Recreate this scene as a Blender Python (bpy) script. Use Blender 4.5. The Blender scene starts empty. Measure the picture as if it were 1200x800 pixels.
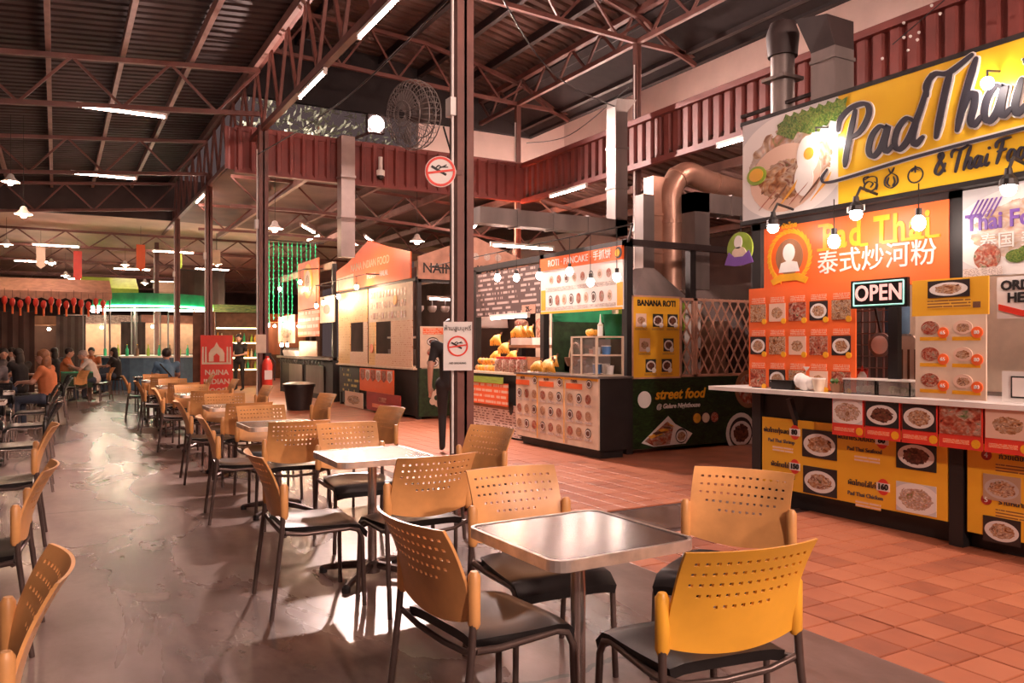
import bpy, bmesh, math, random
from mathutils import Vector, Matrix
R = math.radians
random.seed(7)
SC = bpy.context.scene
C = SC.collection
# ---------------------------------------------------------------- camera, world, exposure
cd = bpy.data.cameras.new('camera'); cam = bpy.data.objects.new('camera', cd); C.objects.link(cam)
cam.location = (0, 0, 1.4); cam.rotation_euler = (R(90), 0, R(-29.8))
cd.sensor_width = 36; cd.lens = 933/1200*36; cd.shift_y = 4/1200; cd.clip_end = 200; cd.clip_start = .05
SC.camera = cam
wd = bpy.data.worlds.new('night'); SC.world = wd; wd.use_nodes = True
bg = wd.node_tree.nodes['Background']; bg.inputs[0].default_value = (.95, .62, .60, 1); bg.inputs[1].default_value = .03
vs = SC.view_settings; vs.view_transform = 'Standard'; vs.look = 'None'; vs.gamma = 1; vs.use_curve_mapping = False
vs.exposure = 1.6
SC.cycles.use_denoising = True
SC.cycles.max_bounces = 6; SC.cycles.diffuse_bounces = 4
SC.cycles.sample_clamp_indirect = 4
TUBE_E, BULB_E, FLOOD_W = 32, 46, 480

# ---------------------------------------------------------------- materials
MAT = {}
def nt(name):
    m = bpy.data.materials.new(name); m.use_nodes = True
    return m, m.node_tree.nodes, m.node_tree.links, m.node_tree.nodes['Principled BSDF']
def c4(c, k=1): return (min(1, c[0]*k), min(1, c[1]*k), min(1, c[2]*k), 1)
def M(name, col, rough=.6, metal=0, var=.15, ns=6, bump=0, emit=0, ecol=None, coord='Object', detail=5, alpha=1, trans=0, stretch=None):
    if name in MAT: return MAT[name]
    m, n, l, b = nt(name)
    b.inputs['Roughness'].default_value = rough; b.inputs['Metallic'].default_value = metal
    if emit:
        b.inputs['Emission Color'].default_value = c4(ecol or col); b.inputs['Emission Strength'].default_value = emit
    if trans: b.inputs['Transmission Weight'].default_value = trans
    if alpha < 1: b.inputs['Alpha'].default_value = alpha
    if var or bump:
        tc = n.new('ShaderNodeTexCoord'); nz = n.new('ShaderNodeTexNoise')
        nz.inputs['Scale'].default_value = ns; nz.inputs['Detail'].default_value = detail
        if stretch:
            mp = n.new('ShaderNodeMapping'); mp.inputs['Scale'].default_value = stretch
            l.new(tc.outputs[coord], mp.inputs[0]); l.new(mp.outputs[0], nz.inputs['Vector'])
        else: l.new(tc.outputs[coord], nz.inputs['Vector'])
        rp = n.new('ShaderNodeValToRGB')
        rp.color_ramp.elements[0].position = .3; rp.color_ramp.elements[1].position = .7
        rp.color_ramp.elements[0].color = c4(col, 1-var); rp.color_ramp.elements[1].color = c4(col, 1+var)
        l.new(nz.outputs['Fac'], rp.inputs[0]); l.new(rp.outputs[0], b.inputs['Base Color'])
        if bump:
            bp = n.new('ShaderNodeBump'); bp.inputs['Strength'].default_value = bump; bp.inputs['Distance'].default_value = .01
            l.new(nz.outputs['Fac'], bp.inputs['Height']); l.new(bp.outputs[0], b.inputs['Normal'])
    else: b.inputs['Base Color'].default_value = c4(col)
    MAT[name] = m; return m
def ramp(n, stops):
    r = n.new('ShaderNodeValToRGB'); e = r.color_ramp.elements
    while len(e) < len(stops): e.new(.5)
    for i, (p, c) in enumerate(stops): e[i].position = p; e[i].color = c4(c)
    return r
def math_(n, l, op, a, b=None, c=None):
    x = n.new('ShaderNodeMath'); x.operation = op
    for i, v in enumerate((a, b, c)):
        if v is None: continue
        if isinstance(v, (int, float)): x.inputs[i].default_value = v
        else: l.new(v, x.inputs[i])
    return x.outputs[0]
def mixc(n, l, f, a, b):
    x = n.new('ShaderNodeMix'); x.data_type = 'RGBA'
    for s, v in ((x.inputs[0], f), (x.inputs[6], a), (x.inputs[7], b)):
        if isinstance(v, tuple): s.default_value = c4(v)
        elif isinstance(v, (int, float)): s.default_value = v
        else: l.new(v, s)
    return x.outputs[2]
def food(name, pal, plate=True, bgc=(.03, .02, .02), pc=(.75, .7, .66), r0=.33, r1=.46, sc=5.5, rough=.35):
    """A printed picture of a dish: speckled food on a plate; each print takes its own seed."""
    m, n, l, b = nt(name); b.inputs['Roughness'].default_value = rough
    tc = n.new('ShaderNodeTexCoord'); oi = n.new('ShaderNodeObjectInfo')
    sd = math_(n, l, 'MULTIPLY', oi.outputs['Random'], 37.0)
    ad = n.new('ShaderNodeVectorMath'); ad.operation = 'ADD'
    l.new(tc.outputs['Generated'], ad.inputs[0]); l.new(sd, ad.inputs[1])
    nz = n.new('ShaderNodeTexNoise'); nz.inputs['Scale'].default_value = sc; nz.inputs['Detail'].default_value = 6; nz.inputs['Distortion'].default_value = 1.2
    l.new(ad.outputs[0], nz.inputs['Vector'])
    k = len(pal); rp = ramp(n, [(.28+.44*i/(k-1), p) for i, p in enumerate(pal)]); l.new(nz.outputs['Fac'], rp.inputs[0])
    vo = n.new('ShaderNodeTexVoronoi'); vo.inputs['Scale'].default_value = sc*2.2; l.new(ad.outputs[0], vo.inputs['Vector'])
    dk = ramp(n, [(.0, (1.0, 1.0, 1.0)), (.55, (.45, .4, .4))]); l.new(vo.outputs['Distance'], dk.inputs[0])
    mm = n.new('ShaderNodeMix'); mm.data_type = 'RGBA'; mm.blend_type = 'MULTIPLY'; mm.inputs[0].default_value = .8
    l.new(rp.outputs[0], mm.inputs[6]); l.new(dk.outputs[0], mm.inputs[7]); col = mm.outputs[2]
    if plate:
        sx = n.new('ShaderNodeSeparateXYZ'); l.new(tc.outputs['Generated'], sx.inputs[0])
        dx = math_(n, l, 'SUBTRACT', sx.outputs[0], .5); dz = math_(n, l, 'SUBTRACT', sx.outputs[2], .48)
        d = math_(n, l, 'SQRT', math_(n, l, 'ADD', math_(n, l, 'MULTIPLY', dx, dx), math_(n, l, 'MULTIPLY', math_(n, l, 'MULTIPLY', dz, dz), 1.35)))
        dw = math_(n, l, 'ADD', d, math_(n, l, 'MULTIPLY', math_(n, l, 'SUBTRACT', nz.outputs['Fac'], .5), .22))
        col = mixc(n, l, math_(n, l, 'GREATER_THAN', dw, r0), col, pc)
        col = mixc(n, l, math_(n, l, 'GREATER_THAN', d, r1), col, bgc)
    l.new(col, b.inputs['Base Color']); MAT[name] = m; return m
def printed(name, base, ink, rows=14, dens=.5, xs=9, rough=.5):
    """Small print: rows of dashes of ink on the base colour, in the board's own Generated space."""
    m, n, l, b = nt(name); b.inputs['Roughness'].default_value = rough
    tc = n.new('ShaderNodeTexCoord'); sx = n.new('ShaderNodeSeparateXYZ'); l.new(tc.outputs['Generated'], sx.inputs[0])
    zr = math_(n, l, 'MULTIPLY', sx.outputs[2], rows); fr = math_(n, l, 'FRACT', zr); fl = math_(n, l, 'FLOOR', zr)
    row = math_(n, l, 'MULTIPLY', math_(n, l, 'GREATER_THAN', fr, .3), math_(n, l, 'LESS_THAN', fr, .75))
    cb = n.new('ShaderNodeCombineXYZ'); l.new(math_(n, l, 'MULTIPLY', sx.outputs[0], xs), cb.inputs[0]); l.new(math_(n, l, 'MULTIPLY', fl, 7.3), cb.inputs[1])
    nz = n.new('ShaderNodeTexNoise'); nz.inputs['Scale'].default_value = 2.5; nz.inputs['Detail'].default_value = 3; l.new(cb.outputs[0], nz.inputs['Vector'])
    dash = math_(n, l, 'GREATER_THAN', nz.outputs['Fac'], dens)
    l.new(mixc(n, l, math_(n, l, 'MULTIPLY', row, dash), base, ink), b.inputs['Base Color']); MAT[name] = m; return m

def concrete():
    m, n, l, b = nt('concrete'); tc = n.new('ShaderNodeTexCoord')
    a = n.new('ShaderNodeTexNoise'); a.inputs['Scale'].default_value = .55; a.inputs['Detail'].default_value = 8; a.inputs['Distortion'].default_value = .6
    f = n.new('ShaderNodeTexNoise'); f.inputs['Scale'].default_value = 9; f.inputs['Detail'].default_value = 10
    mp = n.new('ShaderNodeMapping'); mp.inputs['Scale'].default_value = (2.2, .7, 1); l.new(tc.outputs['Object'], mp.inputs[0])
    l.new(mp.outputs[0], a.inputs['Vector']); l.new(tc.outputs['Object'], f.inputs['Vector'])
    r1 = ramp(n, [(.28, (.075, .046, .039)), (.44, (.145, .094, .080)), (.55, (.21, .142, .124)), (.75, (.28, .197, .174))]); l.new(a.outputs['Fac'], r1.inputs[0])
    md = n.new('ShaderNodeTexNoise'); md.inputs['Scale'].default_value = 2.3; md.inputs['Detail'].default_value = 8; md.inputs['Roughness'].default_value = .62; md.inputs['Distortion'].default_value = .25
    mp2 = n.new('ShaderNodeMapping'); mp2.inputs['Rotation'].default_value = (0, 0, .5); mp2.inputs['Scale'].default_value = (1.6, .8, 1); l.new(tc.outputs['Object'], mp2.inputs[0]); l.new(mp2.outputs[0], md.inputs['Vector'])
    r2 = ramp(n, [(.30, (.50, .46, .44)), (.46, (.76, .73, .72)), (.60, (1, 1, 1)), (.75, (1, 1, 1))]); l.new(md.outputs['Fac'], r2.inputs[0])
    mm = n.new('ShaderNodeMix'); mm.data_type = 'RGBA'; mm.blend_type = 'MULTIPLY'; mm.inputs[0].default_value = .95
    l.new(r1.outputs[0], mm.inputs[6]); l.new(r2.outputs[0], mm.inputs[7])
    # dark saw-cut joints and hairline cracks
    v = n.new('ShaderNodeTexVoronoi'); v.feature = 'DISTANCE_TO_EDGE'; v.inputs['Scale'].default_value = .22
    ds = n.new('ShaderNodeVectorMath'); ds.operation = 'ADD'
    sc = n.new('ShaderNodeVectorMath'); sc.operation = 'SCALE'; sc.inputs['Scale'].default_value = .5
    l.new(a.outputs['Color'], sc.inputs[0]); l.new(tc.outputs['Object'], ds.inputs[0]); l.new(sc.outputs[0], ds.inputs[1]); l.new(ds.outputs[0], v.inputs['Vector'])
    col = mixc(n, l, math_(n, l, 'LESS_THAN', v.outputs['Distance'], .0022), mm.outputs[2], (.06, .045, .04))
    l.new(col, b.inputs['Base Color'])
    rr = ramp(n, [(.30, (.21, .21, .21)), (.70, (.36, .36, .36))]); l.new(a.outputs['Fac'], rr.inputs[0]); l.new(rr.outputs[0], b.inputs['Roughness'])
    bp = n.new('ShaderNodeBump'); bp.inputs['Strength'].default_value = .12; bp.inputs['Distance'].default_value = .01
    l.new(f.outputs['Fac'], bp.inputs['Height']); l.new(bp.outputs[0], b.inputs['Normal']); MAT['concrete'] = m
concrete()
def tile_mat():
    m, n, l, b = nt('tile'); oi = n.new('ShaderNodeObjectInfo'); tc = n.new('ShaderNodeTexCoord'); ge = n.new('ShaderNodeNewGeometry')
    nz = n.new('ShaderNodeTexNoise'); nz.inputs['Scale'].default_value = 5; nz.inputs['Detail'].default_value = 7
    l.new(ge.outputs['Position'], nz.inputs['Vector'])
    big = n.new('ShaderNodeTexNoise'); big.inputs['Scale'].default_value = .8; big.inputs['Detail'].default_value = 3; l.new(ge.outputs['Position'], big.inputs['Vector'])
    v = math_(n, l, 'ADD', math_(n, l, 'MULTIPLY', oi.outputs['Random'], .35), math_(n, l, 'ADD', math_(n, l, 'MULTIPLY', nz.outputs['Fac'], .4), math_(n, l, 'MULTIPLY', big.outputs['Fac'], .35)))
    r = ramp(n, [(.2, (.20, .062, .035)), (.5, (.37, .118, .058)), (.85, (.48, .175, .088))]); l.new(v, r.inputs[0]); l.new(r.outputs[0], b.inputs['Base Color'])
    b.inputs['Roughness'].default_value = .5
    bp = n.new('ShaderNodeBump'); bp.inputs['Strength'].default_value = .1; bp.inputs['Distance'].default_value = .005
    l.new(nz.outputs['Fac'], bp.inputs['Height']); l.new(bp.outputs[0], b.inputs['Normal']); MAT['tile'] = m
tile_mat()
M('tile_far', (.36, .12, .065), .4, var=.3, ns=3)
M('grout', (.055, .024, .019), .9, ns=20)
M('roof_dark', (.05, .034, .033), .75, var=.35, ns=1.2)
M('roof_red', (.15, .085, .068), .75, var=.3, ns=1.2)
M('roof_edge', (.02, .014, .014), .85, var=.2)
M('beige_ceiling', (.58, .41, .31), .8, var=.2, ns=.8)
M('steel_red', (.15, .056, .043), .5, var=.25, ns=4)
M('steel_pale', (.27, .15, .125), .5, var=.25, ns=4)
M('steel_dark', (.03, .018, .017), .55, var=.25, ns=4)
M('fascia', (.20, .045, .036), .5, var=.2, ns=3)
M('white_wall', (.78, .60, .53), .85, var=.06, ns=2)
M('dark_wall', (.07, .04, .033), .85, var=.35, ns=1.5)
M('pale_duct', (.36, .29, .265), .5, .1, var=.1)
M('galv', (.20, .17, .158), .42, .4, var=.25, ns=3, stretch=(1, 1, .3))
M('galv_warm', (.5, .3, .22), .4, .6, var=.2, ns=3)
M('black', (.015, .012, .012), .5, var=.2)
M('black_gloss', (.012, .010, .010), .28, var=.1)
M('white', (.8, .76, .72), .5, var=.05)
M('cream', (.72, .58, .44), .55, var=.1)
M('steel', (.17, .14, .128), .2, .8, var=.35, ns=3, bump=.05)
M('rim', (.62, .55, .50), .35, .7, var=.25, ns=14)
M('chrome', (.55, .48, .45), .25, .9, var=.1)
M('leg', (.12, .085, .075), .35, .6, var=.2, ns=10)
M('orange_plastic', (.64, .315, .11), .4, var=.30, ns=4, detail=10)
M('yellow_plastic', (.78, .38, .035), .4, var=.12, ns=5)
M('seat_black', (.012, .010, .010), .30, var=.4, ns=9)
MAT['seat_black'].node_tree.nodes['Principled BSDF'].inputs['Specular IOR Level'].default_value = .28
M('yellow', (.80, .42, .025), .45, var=.06, ns=2)
M('yellow_sign', (.90, .56, .03), .3, var=.05, ns=1)
M('orange', (.90, .16, .035), .42, var=.05, ns=2)
M('red', (.72, .05, .03), .4, var=.08)
M('dark_red', (.38, .03, .02), .5, var=.1)
M('gold', (.85, .42, .02), .4, var=.1)
M('navy', (.030, .028, .040), .55, var=.1)
M('purple', (.16, .07, .35), .5, var=.1)
M('green', (.02, .30, .13), .5, var=.2)
M('dark_green', (.018, .045, .014), .6, var=.5, ns=14)
M('lime', (.30, .45, .05), .6, var=.2)
M('leaf', (.07, .16, .03), .6, var=.5, ns=9)
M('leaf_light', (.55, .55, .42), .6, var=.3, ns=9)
M('banana', (.74, .36, .04), .5, var=.2, ns=12)
M('brown', (.16, .07, .035), .6, var=.3)
M('wood', (.30, .14, .07), .55, var=.25, ns=4, stretch=(1, 1, .2))
M('pink_wood', (.55, .30, .21), .55, var=.2)
M('blue', (.10, .25, .55), .5, var=.1)
M('skin', (.55, .30, .21), .55, var=.06)
M('cloth_black', (.02, .017, .018), .8, var=.2)
M('cloth_blue', (.10, .20, .31), .8, var=.15)
M('cloth_white', (.72, .62, .55), .8, var=.1)
M('cloth_orange', (.55, .17, .06), .8, var=.1)
M('cloth_grey', (.12, .10, .10), .8, var=.15)
M('denim', (.05, .06, .09), .8, var=.2)
M('hair', (.018, .011, .009), .5, var=.3, ns=30)
M('hair_brown', (.25, .10, .04), .5, var=.3, ns=30)
M('hair_grey', (.35, .28, .25), .6, var=.3, ns=30)
M('glass', (.85, .75, .70), .08, var=0, trans=.85)
M('tube', (1, .9, .85), .5, var=0, emit=TUBE_E, ecol=(1, .65, .55))
M('bulb', (1, .85, .7), .5, var=0, emit=BULB_E, ecol=(1, .66, .42))
M('bulb_white', (1, .9, .85), .5, var=0, emit=BULB_E*.62, ecol=(1, .80, .70))
M('bulb_far', (1, .85, .7), .5, var=0, emit=110, ecol=(1, .66, .42))
M('bulb_stall', (1, .9, .85), .5, var=0, emit=26, ecol=(1, .80, .70))
M('tube_fill', (1, .9, .85), .5, var=0, emit=190, ecol=(1, .70, .60))  # glow of the unseen tubes added to brighten the white walls
M('street', (1, .9, .8), .5, var=0, emit=500, ecol=(1, .85, .75))  # glow of the lamp added outside for the trees
M('bulb_glare', (1, .95, .9), .5, var=0, emit=28, ecol=(1, .84, .74))  # glow of the lamps that stand in for sign glare
M('bulb_red', (1, .4, .2), .5, var=0, emit=60, ecol=(1, .22, .07))
M('flood', (1, 1, 1), .5, var=0, emit=40, ecol=(1, .88, .84))
M('neon_green', (.1, 1, .5), .5, var=0, emit=5, ecol=(.12, 1, .5))
M('led_green', (.02, .5, .2), .5, var=0, emit=.35, ecol=(.03, .65, .22))
M('led_pink', (.75, .36, .31), .5, var=0, emit=.25, ecol=(1, .52, .46))
M('led_cyan', (.4, .9, .8), .5, var=0, emit=.15, ecol=(.30, .85, .72))
M('shelf_light', (1, .75, .4), .5, var=0, emit=5, ecol=(1, .62, .25))
NOOD = [(.10, .03, .015), (.45, .16, .05), (.70, .38, .18), (.80, .62, .45), (.35, .10, .05), (.12, .22, .04)]
food('food_plate', NOOD)
food('food_bowl', NOOD, bgc=(.45, .30, .2), pc=(.5, .42, .38), r0=.36)
food('food_full', NOOD[::-1], plate=False)
food('food_red', [(.10, .015, .01), (.5, .06, .03), (.62, .22, .12), (.7, .5, .4), (.10, .22, .05)], plate=False, sc=4)
food('food_cream', NOOD, bgc=(.75, .52, .40), pc=(.75, .52, .40), r0=.34, r1=.6)
food('food_pale', [(.35, .15, .07), (.75, .5, .3), (.85, .75, .65), (.8, .4, .25), (.25, .35, .1)], plate=True, bgc=(.62, .60, .60), pc=(.82, .78, .75), r0=.42, r1=.6, sc=6)
food('food_dark', [(.02, .01, .01), (.12, .04, .025), (.3, .1, .06), (.10, .14, .03)], bgc=(.02, .02, .02))
food('food_green', [(.03, .08, .01), (.10, .25, .03), (.3, .4, .08), (.02, .05, .01)], plate=False)
food('herb_print', [(.004, .012, .004), (.015, .045, .010), (.035, .085, .018)], plate=False, sc=18)
food('goods', [(.05, .02, .015), (.45, .2, .1), (.75, .55, .42), (.5, .1, .05), (.8, .7, .6)], plate=False, sc=3, rough=.4)
food('bottles_print', [(.4, .12, .05), (.7, .35, .2), (.8, .6, .4), (.3, .08, .05)], plate=False, sc=7)
printed('print_white', (.72, .62, .56), (.20, .10, .08), 12)
printed('print_cream', (.78, .55, .38), (.55, .22, .10), 22, .55, 22)
printed('print_yellow', (.80, .52, .20), (.50, .22, .06), 16, .58, 16)
printed('print_orange', (.88, .14, .03), (.85, .55, .4), 4, .45)
printed('print_chalk', (.10, .06, .055), (.50, .38, .34), 9, .5, 6)
printed('print_small', (.80, .45, .05), (.25, .10, .03), 3, .4, 7)
printed('print_pinkline', (.80, .42, .06), (.75, .55, .5), 2, .4, 7)
printed('graffiti', (.015, .014, .012), (.55, .42, .12), 5, .56, 3)

# ---------------------------------------------------------------- mesh helpers
class G:
    def __init__(s): s.v = []; s.f = []
    def add(s, v, f):
        o = len(s.v); s.v += [tuple(p) for p in v]; s.f += [tuple(i+o for i in q) for q in f]; return s
    def box(s, x0, x1, y0, y1, z0, z1):
        return s.add([(x0,y0,z0),(x1,y0,z0),(x1,y1,z0),(x0,y1,z0),(x0,y0,z1),(x1,y0,z1),(x1,y1,z1),(x0,y1,z1)],
                     [(3,2,1,0),(4,5,6,7),(0,1,5,4),(1,2,6,5),(2,3,7,6),(3,0,4,7)])
    def bar(s, a, b, w, h):
        a, b = Vector(a), Vector(b); d = (b-a).normalized()
        up = Vector((0,0,1)) if abs(d.z) < .95 else Vector((0,1,0))
        r = d.cross(up).normalized()*w/2; u = r.cross(d).normalized()*h/2
        v = [p+q for p in (a, b) for q in (-r-u, r-u, r+u, -r+u)]
        return s.add(v, [(3,2,1,0),(4,5,6,7),(0,1,5,4),(1,2,6,5),(2,3,7,6),(3,0,4,7)])
    def tube(s, pts, r, n=8, cap=True):
        pts = [Vector(p) for p in pts]; k = len(pts); rs = r if isinstance(r, (list, tuple)) else [r]*k
        v = []; u = None
        for i, p in enumerate(pts):
            d = (pts[min(i+1, k-1)]-pts[max(i-1, 0)]).normalized()
            if u is None:
                u = d.orthogonal().normalized()
            else:
                u = (u-d*u.dot(d)); u = u.normalized() if u.length > 1e-6 else d.orthogonal().normalized()
            w = d.cross(u)
            v += [p+(u*math.cos(2*math.pi*j/n)+w*math.sin(2*math.pi*j/n))*rs[i] for j in range(n)]
        f = [(i*n+j, i*n+(j+1)%n, (i+1)*n+(j+1)%n, (i+1)*n+j) for i in range(k-1) for j in range(n)]
        if cap: f += [tuple(range(n))[::-1], tuple((k-1)*n+j for j in range(n))]
        return s.add(v, f)
    def lathe(s, prof, n=16, c=(0,0,0), cap=True):
        k = len(prof)
        v = [(c[0]+r*math.cos(2*math.pi*j/n), c[1]+r*math.sin(2*math.pi*j/n), c[2]+z) for r, z in prof for j in range(n)]
        f = [(i*n+j, i*n+(j+1)%n, (i+1)*n+(j+1)%n, (i+1)*n+j) for i in range(k-1) for j in range(n)]
        if cap: f += [tuple(range(n))[::-1], tuple((k-1)*n+j for j in range(n))]
        return s.add(v, f)
    def ball(s, c, r, n=10, m=7):
        rx, ry, rz = r if isinstance(r, (tuple, list)) else (r, r, r)
        pr = [(math.sin(math.pi*i/m), -math.cos(math.pi*i/m)) for i in range(m+1)]
        v = [(c[0], c[1], c[2]-rz)]; 
        for q, z in pr[1:-1]: v += [(c[0]+rx*q*math.cos(2*math.pi*j/n), c[1]+ry*q*math.sin(2*math.pi*j/n), c[2]+rz*z) for j in range(n)]
        v.append((c[0], c[1], c[2]+rz)); t = len(v)-1
        f = [(0, 1+(j+1)%n, 1+j) for j in range(n)]
        f += [(1+i*n+j, 1+i*n+(j+1)%n, 1+(i+1)*n+(j+1)%n, 1+(i+1)*n+j) for i in range(m-2) for j in range(n)]
        f += [(1+(m-2)*n+j, 1+(m-2)*n+(j+1)%n, t) for j in range(n)]
        return s.add(v, f)
    def plate(s, poly, y0, y1):
        """Extrude an (x,z) outline between y0 (front) and y1 (back)."""
        n = len(poly)
        return s.add([(x, y0, z) for x, z in poly]+[(x, y1, z) for x, z in poly],
                     [tuple(range(n)), tuple(range(2*n-1, n-1, -1))]+[((i+1)%n, i, n+i, n+(i+1)%n) for i in range(n)])
    def slab(s, poly, z0, z1):
        n = len(poly)
        return s.add([(x, y, z0) for x, y in poly]+[(x, y, z1) for x, y in poly],
                     [tuple(range(n))[::-1], tuple(range(n, 2*n))]+[(i, (i+1)%n, n+(i+1)%n, n+i) for i in range(n)])
    def mesh(s, name, mat=None, smooth=0):
        m = bpy.data.meshes.new(name); m.from_pydata(s.v, [], s.f)
        bm = bmesh.new(); bm.from_mesh(m); bmesh.ops.recalc_face_normals(bm, faces=bm.faces); bm.to_mesh(m); bm.free()
        if mat: m.materials.append(MAT[mat])
        if smooth:
            for p in m.polygons: p.use_smooth = True
            m.set_sharp_from_angle(angle=R(smooth))
        return m
def link(name, data, parent=None, loc=(0,0,0), rz=0, scale=(1,1,1)):
    o = bpy.data.objects.new(name, data); C.objects.link(o)
    o.location = loc; o.rotation_euler = (0, 0, rz) if isinstance(rz, (int, float)) else rz; o.scale = scale
    if parent: o.parent = parent
    return o
def part(name, g, mat, parent=None, loc=(0,0,0), rz=0, smooth=0, scale=(1,1,1), label=None):
    o = link(name, g.mesh(name, mat, smooth), parent, loc, rz, scale)
    if label: o['label'] = label
    return o
def tag(o, label, cat, group=None):
    o['label'] = label; o['category'] = cat
    if group: o['group'] = group
    return o
def thing(name, label, cat, loc=(0,0,0), rz=0, group=None):
    return tag(link(name, None, None, loc, rz), label, cat, group)
def struct(name, g, mat, parent=None, smooth=0):
    o = part(name, g, mat, parent, smooth=smooth)
    if not parent: o['kind'] = 'structure'
    return o
def kids(o): return [c for c in C.objects if c.parent == o]
CH = {}
def copy_tree(o, parent=None):
    c = o.copy(); C.objects.link(c)
    if parent: c.parent = parent
    ch = CH.get(o.name)
    if ch is None: ch = CH[o.name] = list(o.children)
    for k in ch: copy_tree(k, c)
    return c
def clone(proto, loc, rz, label, group=None, first=[]):
    o = proto if proto.name not in first else copy_tree(proto)
    first.append(proto.name)
    o.location = loc; o.rotation_euler = (0, 0, rz); o['label'] = label
    if group: o['group'] = group
    return o
def rrect(w, h, r, n=5):
    p = []
    for cx, cy, a in ((w/2-r, h/2-r, 0), (-w/2+r, h/2-r, 90), (-w/2+r, -h/2+r, 180), (w/2-r, -h/2+r, 270)):
        p += [(cx+r*math.cos(R(a+90*i/n)), cy+r*math.sin(R(a+90*i/n))) for i in range(n+1)]
    return p
def circ(r, n=20, cx=0, cy=0, sx=1, sy=1): return [(cx+r*sx*math.cos(2*math.pi*i/n), cy+r*sy*math.sin(2*math.pi*i/n)) for i in range(n)]
# ---- boards: a thin panel whose front faces local -y; children sit on that front
T = {}
def board(name, label, cat, loc, rz, w, h, mat, t=.02, group=None, parent=None):
    o = link(name, G().box(-w/2, w/2, -t, 0, -h/2, h/2).mesh(name, mat), parent, loc, rz); T[o.name] = t
    return o if parent else tag(o, label, cat, group)
FX = R(-90)          # facing the walkway (-X)
UNIT = {}
def pic(par, x, z, w, h, mat, name='food_photo', t=.006, shape='box', lift=0):
    key = (mat, shape)
    if key not in UNIT:
        g = G()
        if shape == 'box': g.box(-.5, .5, -1, 0, -.5, .5)
        elif shape == 'disc': g.plate(circ(.5, 20), -1, 0)
        else: g.plate([(-.5, -.25), (0, -.5), (.5, -.25), (.5, .5), (-.5, .5)], -1, 0)
        UNIT[key] = g.mesh(name, mat)
    return link(name, UNIT[key], par, (x, -T[par.name]-lift, z), 0, (w, t, h))
TXT = {}
def text(par, s, x, z, size, mat, name='lettering', align='CENTER', bold=0, shear=0, t=.006, sx=1, lift=0, space=1):
    key = (s, size, mat, align, bold, shear, t, space)
    if key not in TXT:
        cu = bpy.data.curves.new('t', 'FONT'); cu.body = s; cu.size = size; cu.align_x = align; cu.align_y = 'CENTER'
        cu.offset = bold; cu.shear = shear; cu.extrude = t/2; cu.resolution_u = 3; cu.space_character = space
        o = bpy.data.objects.new('t', cu); C.objects.link(o)
        dg = bpy.context.evaluated_depsgraph_get(); me = bpy.data.meshes.new_from_object(o.evaluated_get(dg))
        bpy.data.objects.remove(o); bpy.data.curves.remove(cu)
        me.transform(Matrix.Rotation(R(90), 4, 'X')); me.name = name
        me.materials.clear(); me.materials.append(MAT[mat]); TXT[key] = me
    return link(name, TXT[key], par, (x, -T[par.name]-t/2-lift, z), 0, (sx, 1, 1))
def crom(p, k=8):
    q = [p[0]]+list(p)+[p[-1]]; out = []
    for i in range(1, len(q)-2):
        a, b, c, d = (Vector(x) for x in q[i-1:i+3])
        for j in range(k):
            t = j/k; out.append(.5*((2*b)+(-a+c)*t+(2*a-5*b+4*c-d)*t*t+(-a+3*b-3*c+d)*t**3))
    out.append(Vector(q[-2])); return out
def brush(strokes, w, y0, y1, ang=65):
    g = G()
    for si, st in enumerate(strokes):
        p = crom([(a, b, 0) for a, b in st]); n = len(p); L = []; Rr = []
        for i in range(n):
            d = p[min(i+1, n-1)]-p[max(i-1, 0)]; a = math.atan2(d.y, d.x)
            ww = w*(.55+.45*abs(math.cos(a-R(ang))))*(.55+.45*min(1, 4*min(i, n-1-i)/n+.25))
            q = Vector((-math.sin(a), math.cos(a), 0))*ww; L.append(p[i]+q); Rr.append(p[i]-q)
        for i in range(n-1):
            g.plate([(v.x, v.y) for v in (Rr[i], Rr[i+1], L[i+1], L[i])], y0-6e-5*i-.0015*si, y1)
        for e, v in ((0, p[0]), (n-1, p[-1])):
            r = (L[e]-Rr[e]).length/2; g.plate(circ(r, 10, v.x, v.y), y0-.0015*si+(4e-4 if e == 0 else -.0012), y1)
    return g
GL = {'P': (.62, [[(.13,-.03),(.16,.3),(.27,.92)], [(-.12,.66),(-.08,.86),(.18,1.0),(.52,.98),(.62,.78),(.45,.52),(.2,.45)]]),
      'a': (.58, [[(.44,.42),(.27,.5),(.1,.36),(.06,.12),(.18,.0),(.34,.12),(.46,.46),(.42,.16),(.48,.02),(.62,.10)]]),
      'd': (.68, [[(.44,.42),(.27,.5),(.1,.36),(.06,.12),(.18,.0),(.36,.14),(.55,.55),(.72,1.1)], [(.52,.5),(.45,.16),(.52,.01),(.66,.10)]]),
      'T': (.66, [[(-.06,.68),(-.08,.86),(.1,.98),(.45,.93),(.95,1.08)], [(.48,.95),(.36,.5),(.26,-.02)]]),
      'h': (.60, [[(.38,1.0),(.2,.5),(.08,0)], [(.14,.2),(.28,.46),(.42,.48),(.43,.3),(.38,.1),(.46,0),(.6,.1)]]),
      'i': (.32, [[(.2,.48),(.12,.16),(.18,0),(.34,.1)], [(.27,.72),(.29,.76)]]),
      'F': (.62, [[(-.02,.7),(.0,.88),(.2,.98),(.75,1.02)], [(.36,.95),(.24,.45),(.1,0)], [(.1,.5),(.55,.55)]]),
      'o': (.52, [[(.36,.46),(.18,.46),(.06,.2),(.16,0),(.36,.08),(.44,.32),(.34,.47)]]),
      '&': (.75, [[(.7,.1),(.45,.5),(.25,.85),(.4,1.0),(.5,.8),(.2,.45),(.1,.15),(.3,0),(.55,.15),(.68,.45)]]),
      ' ': (.35, [])}
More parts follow.
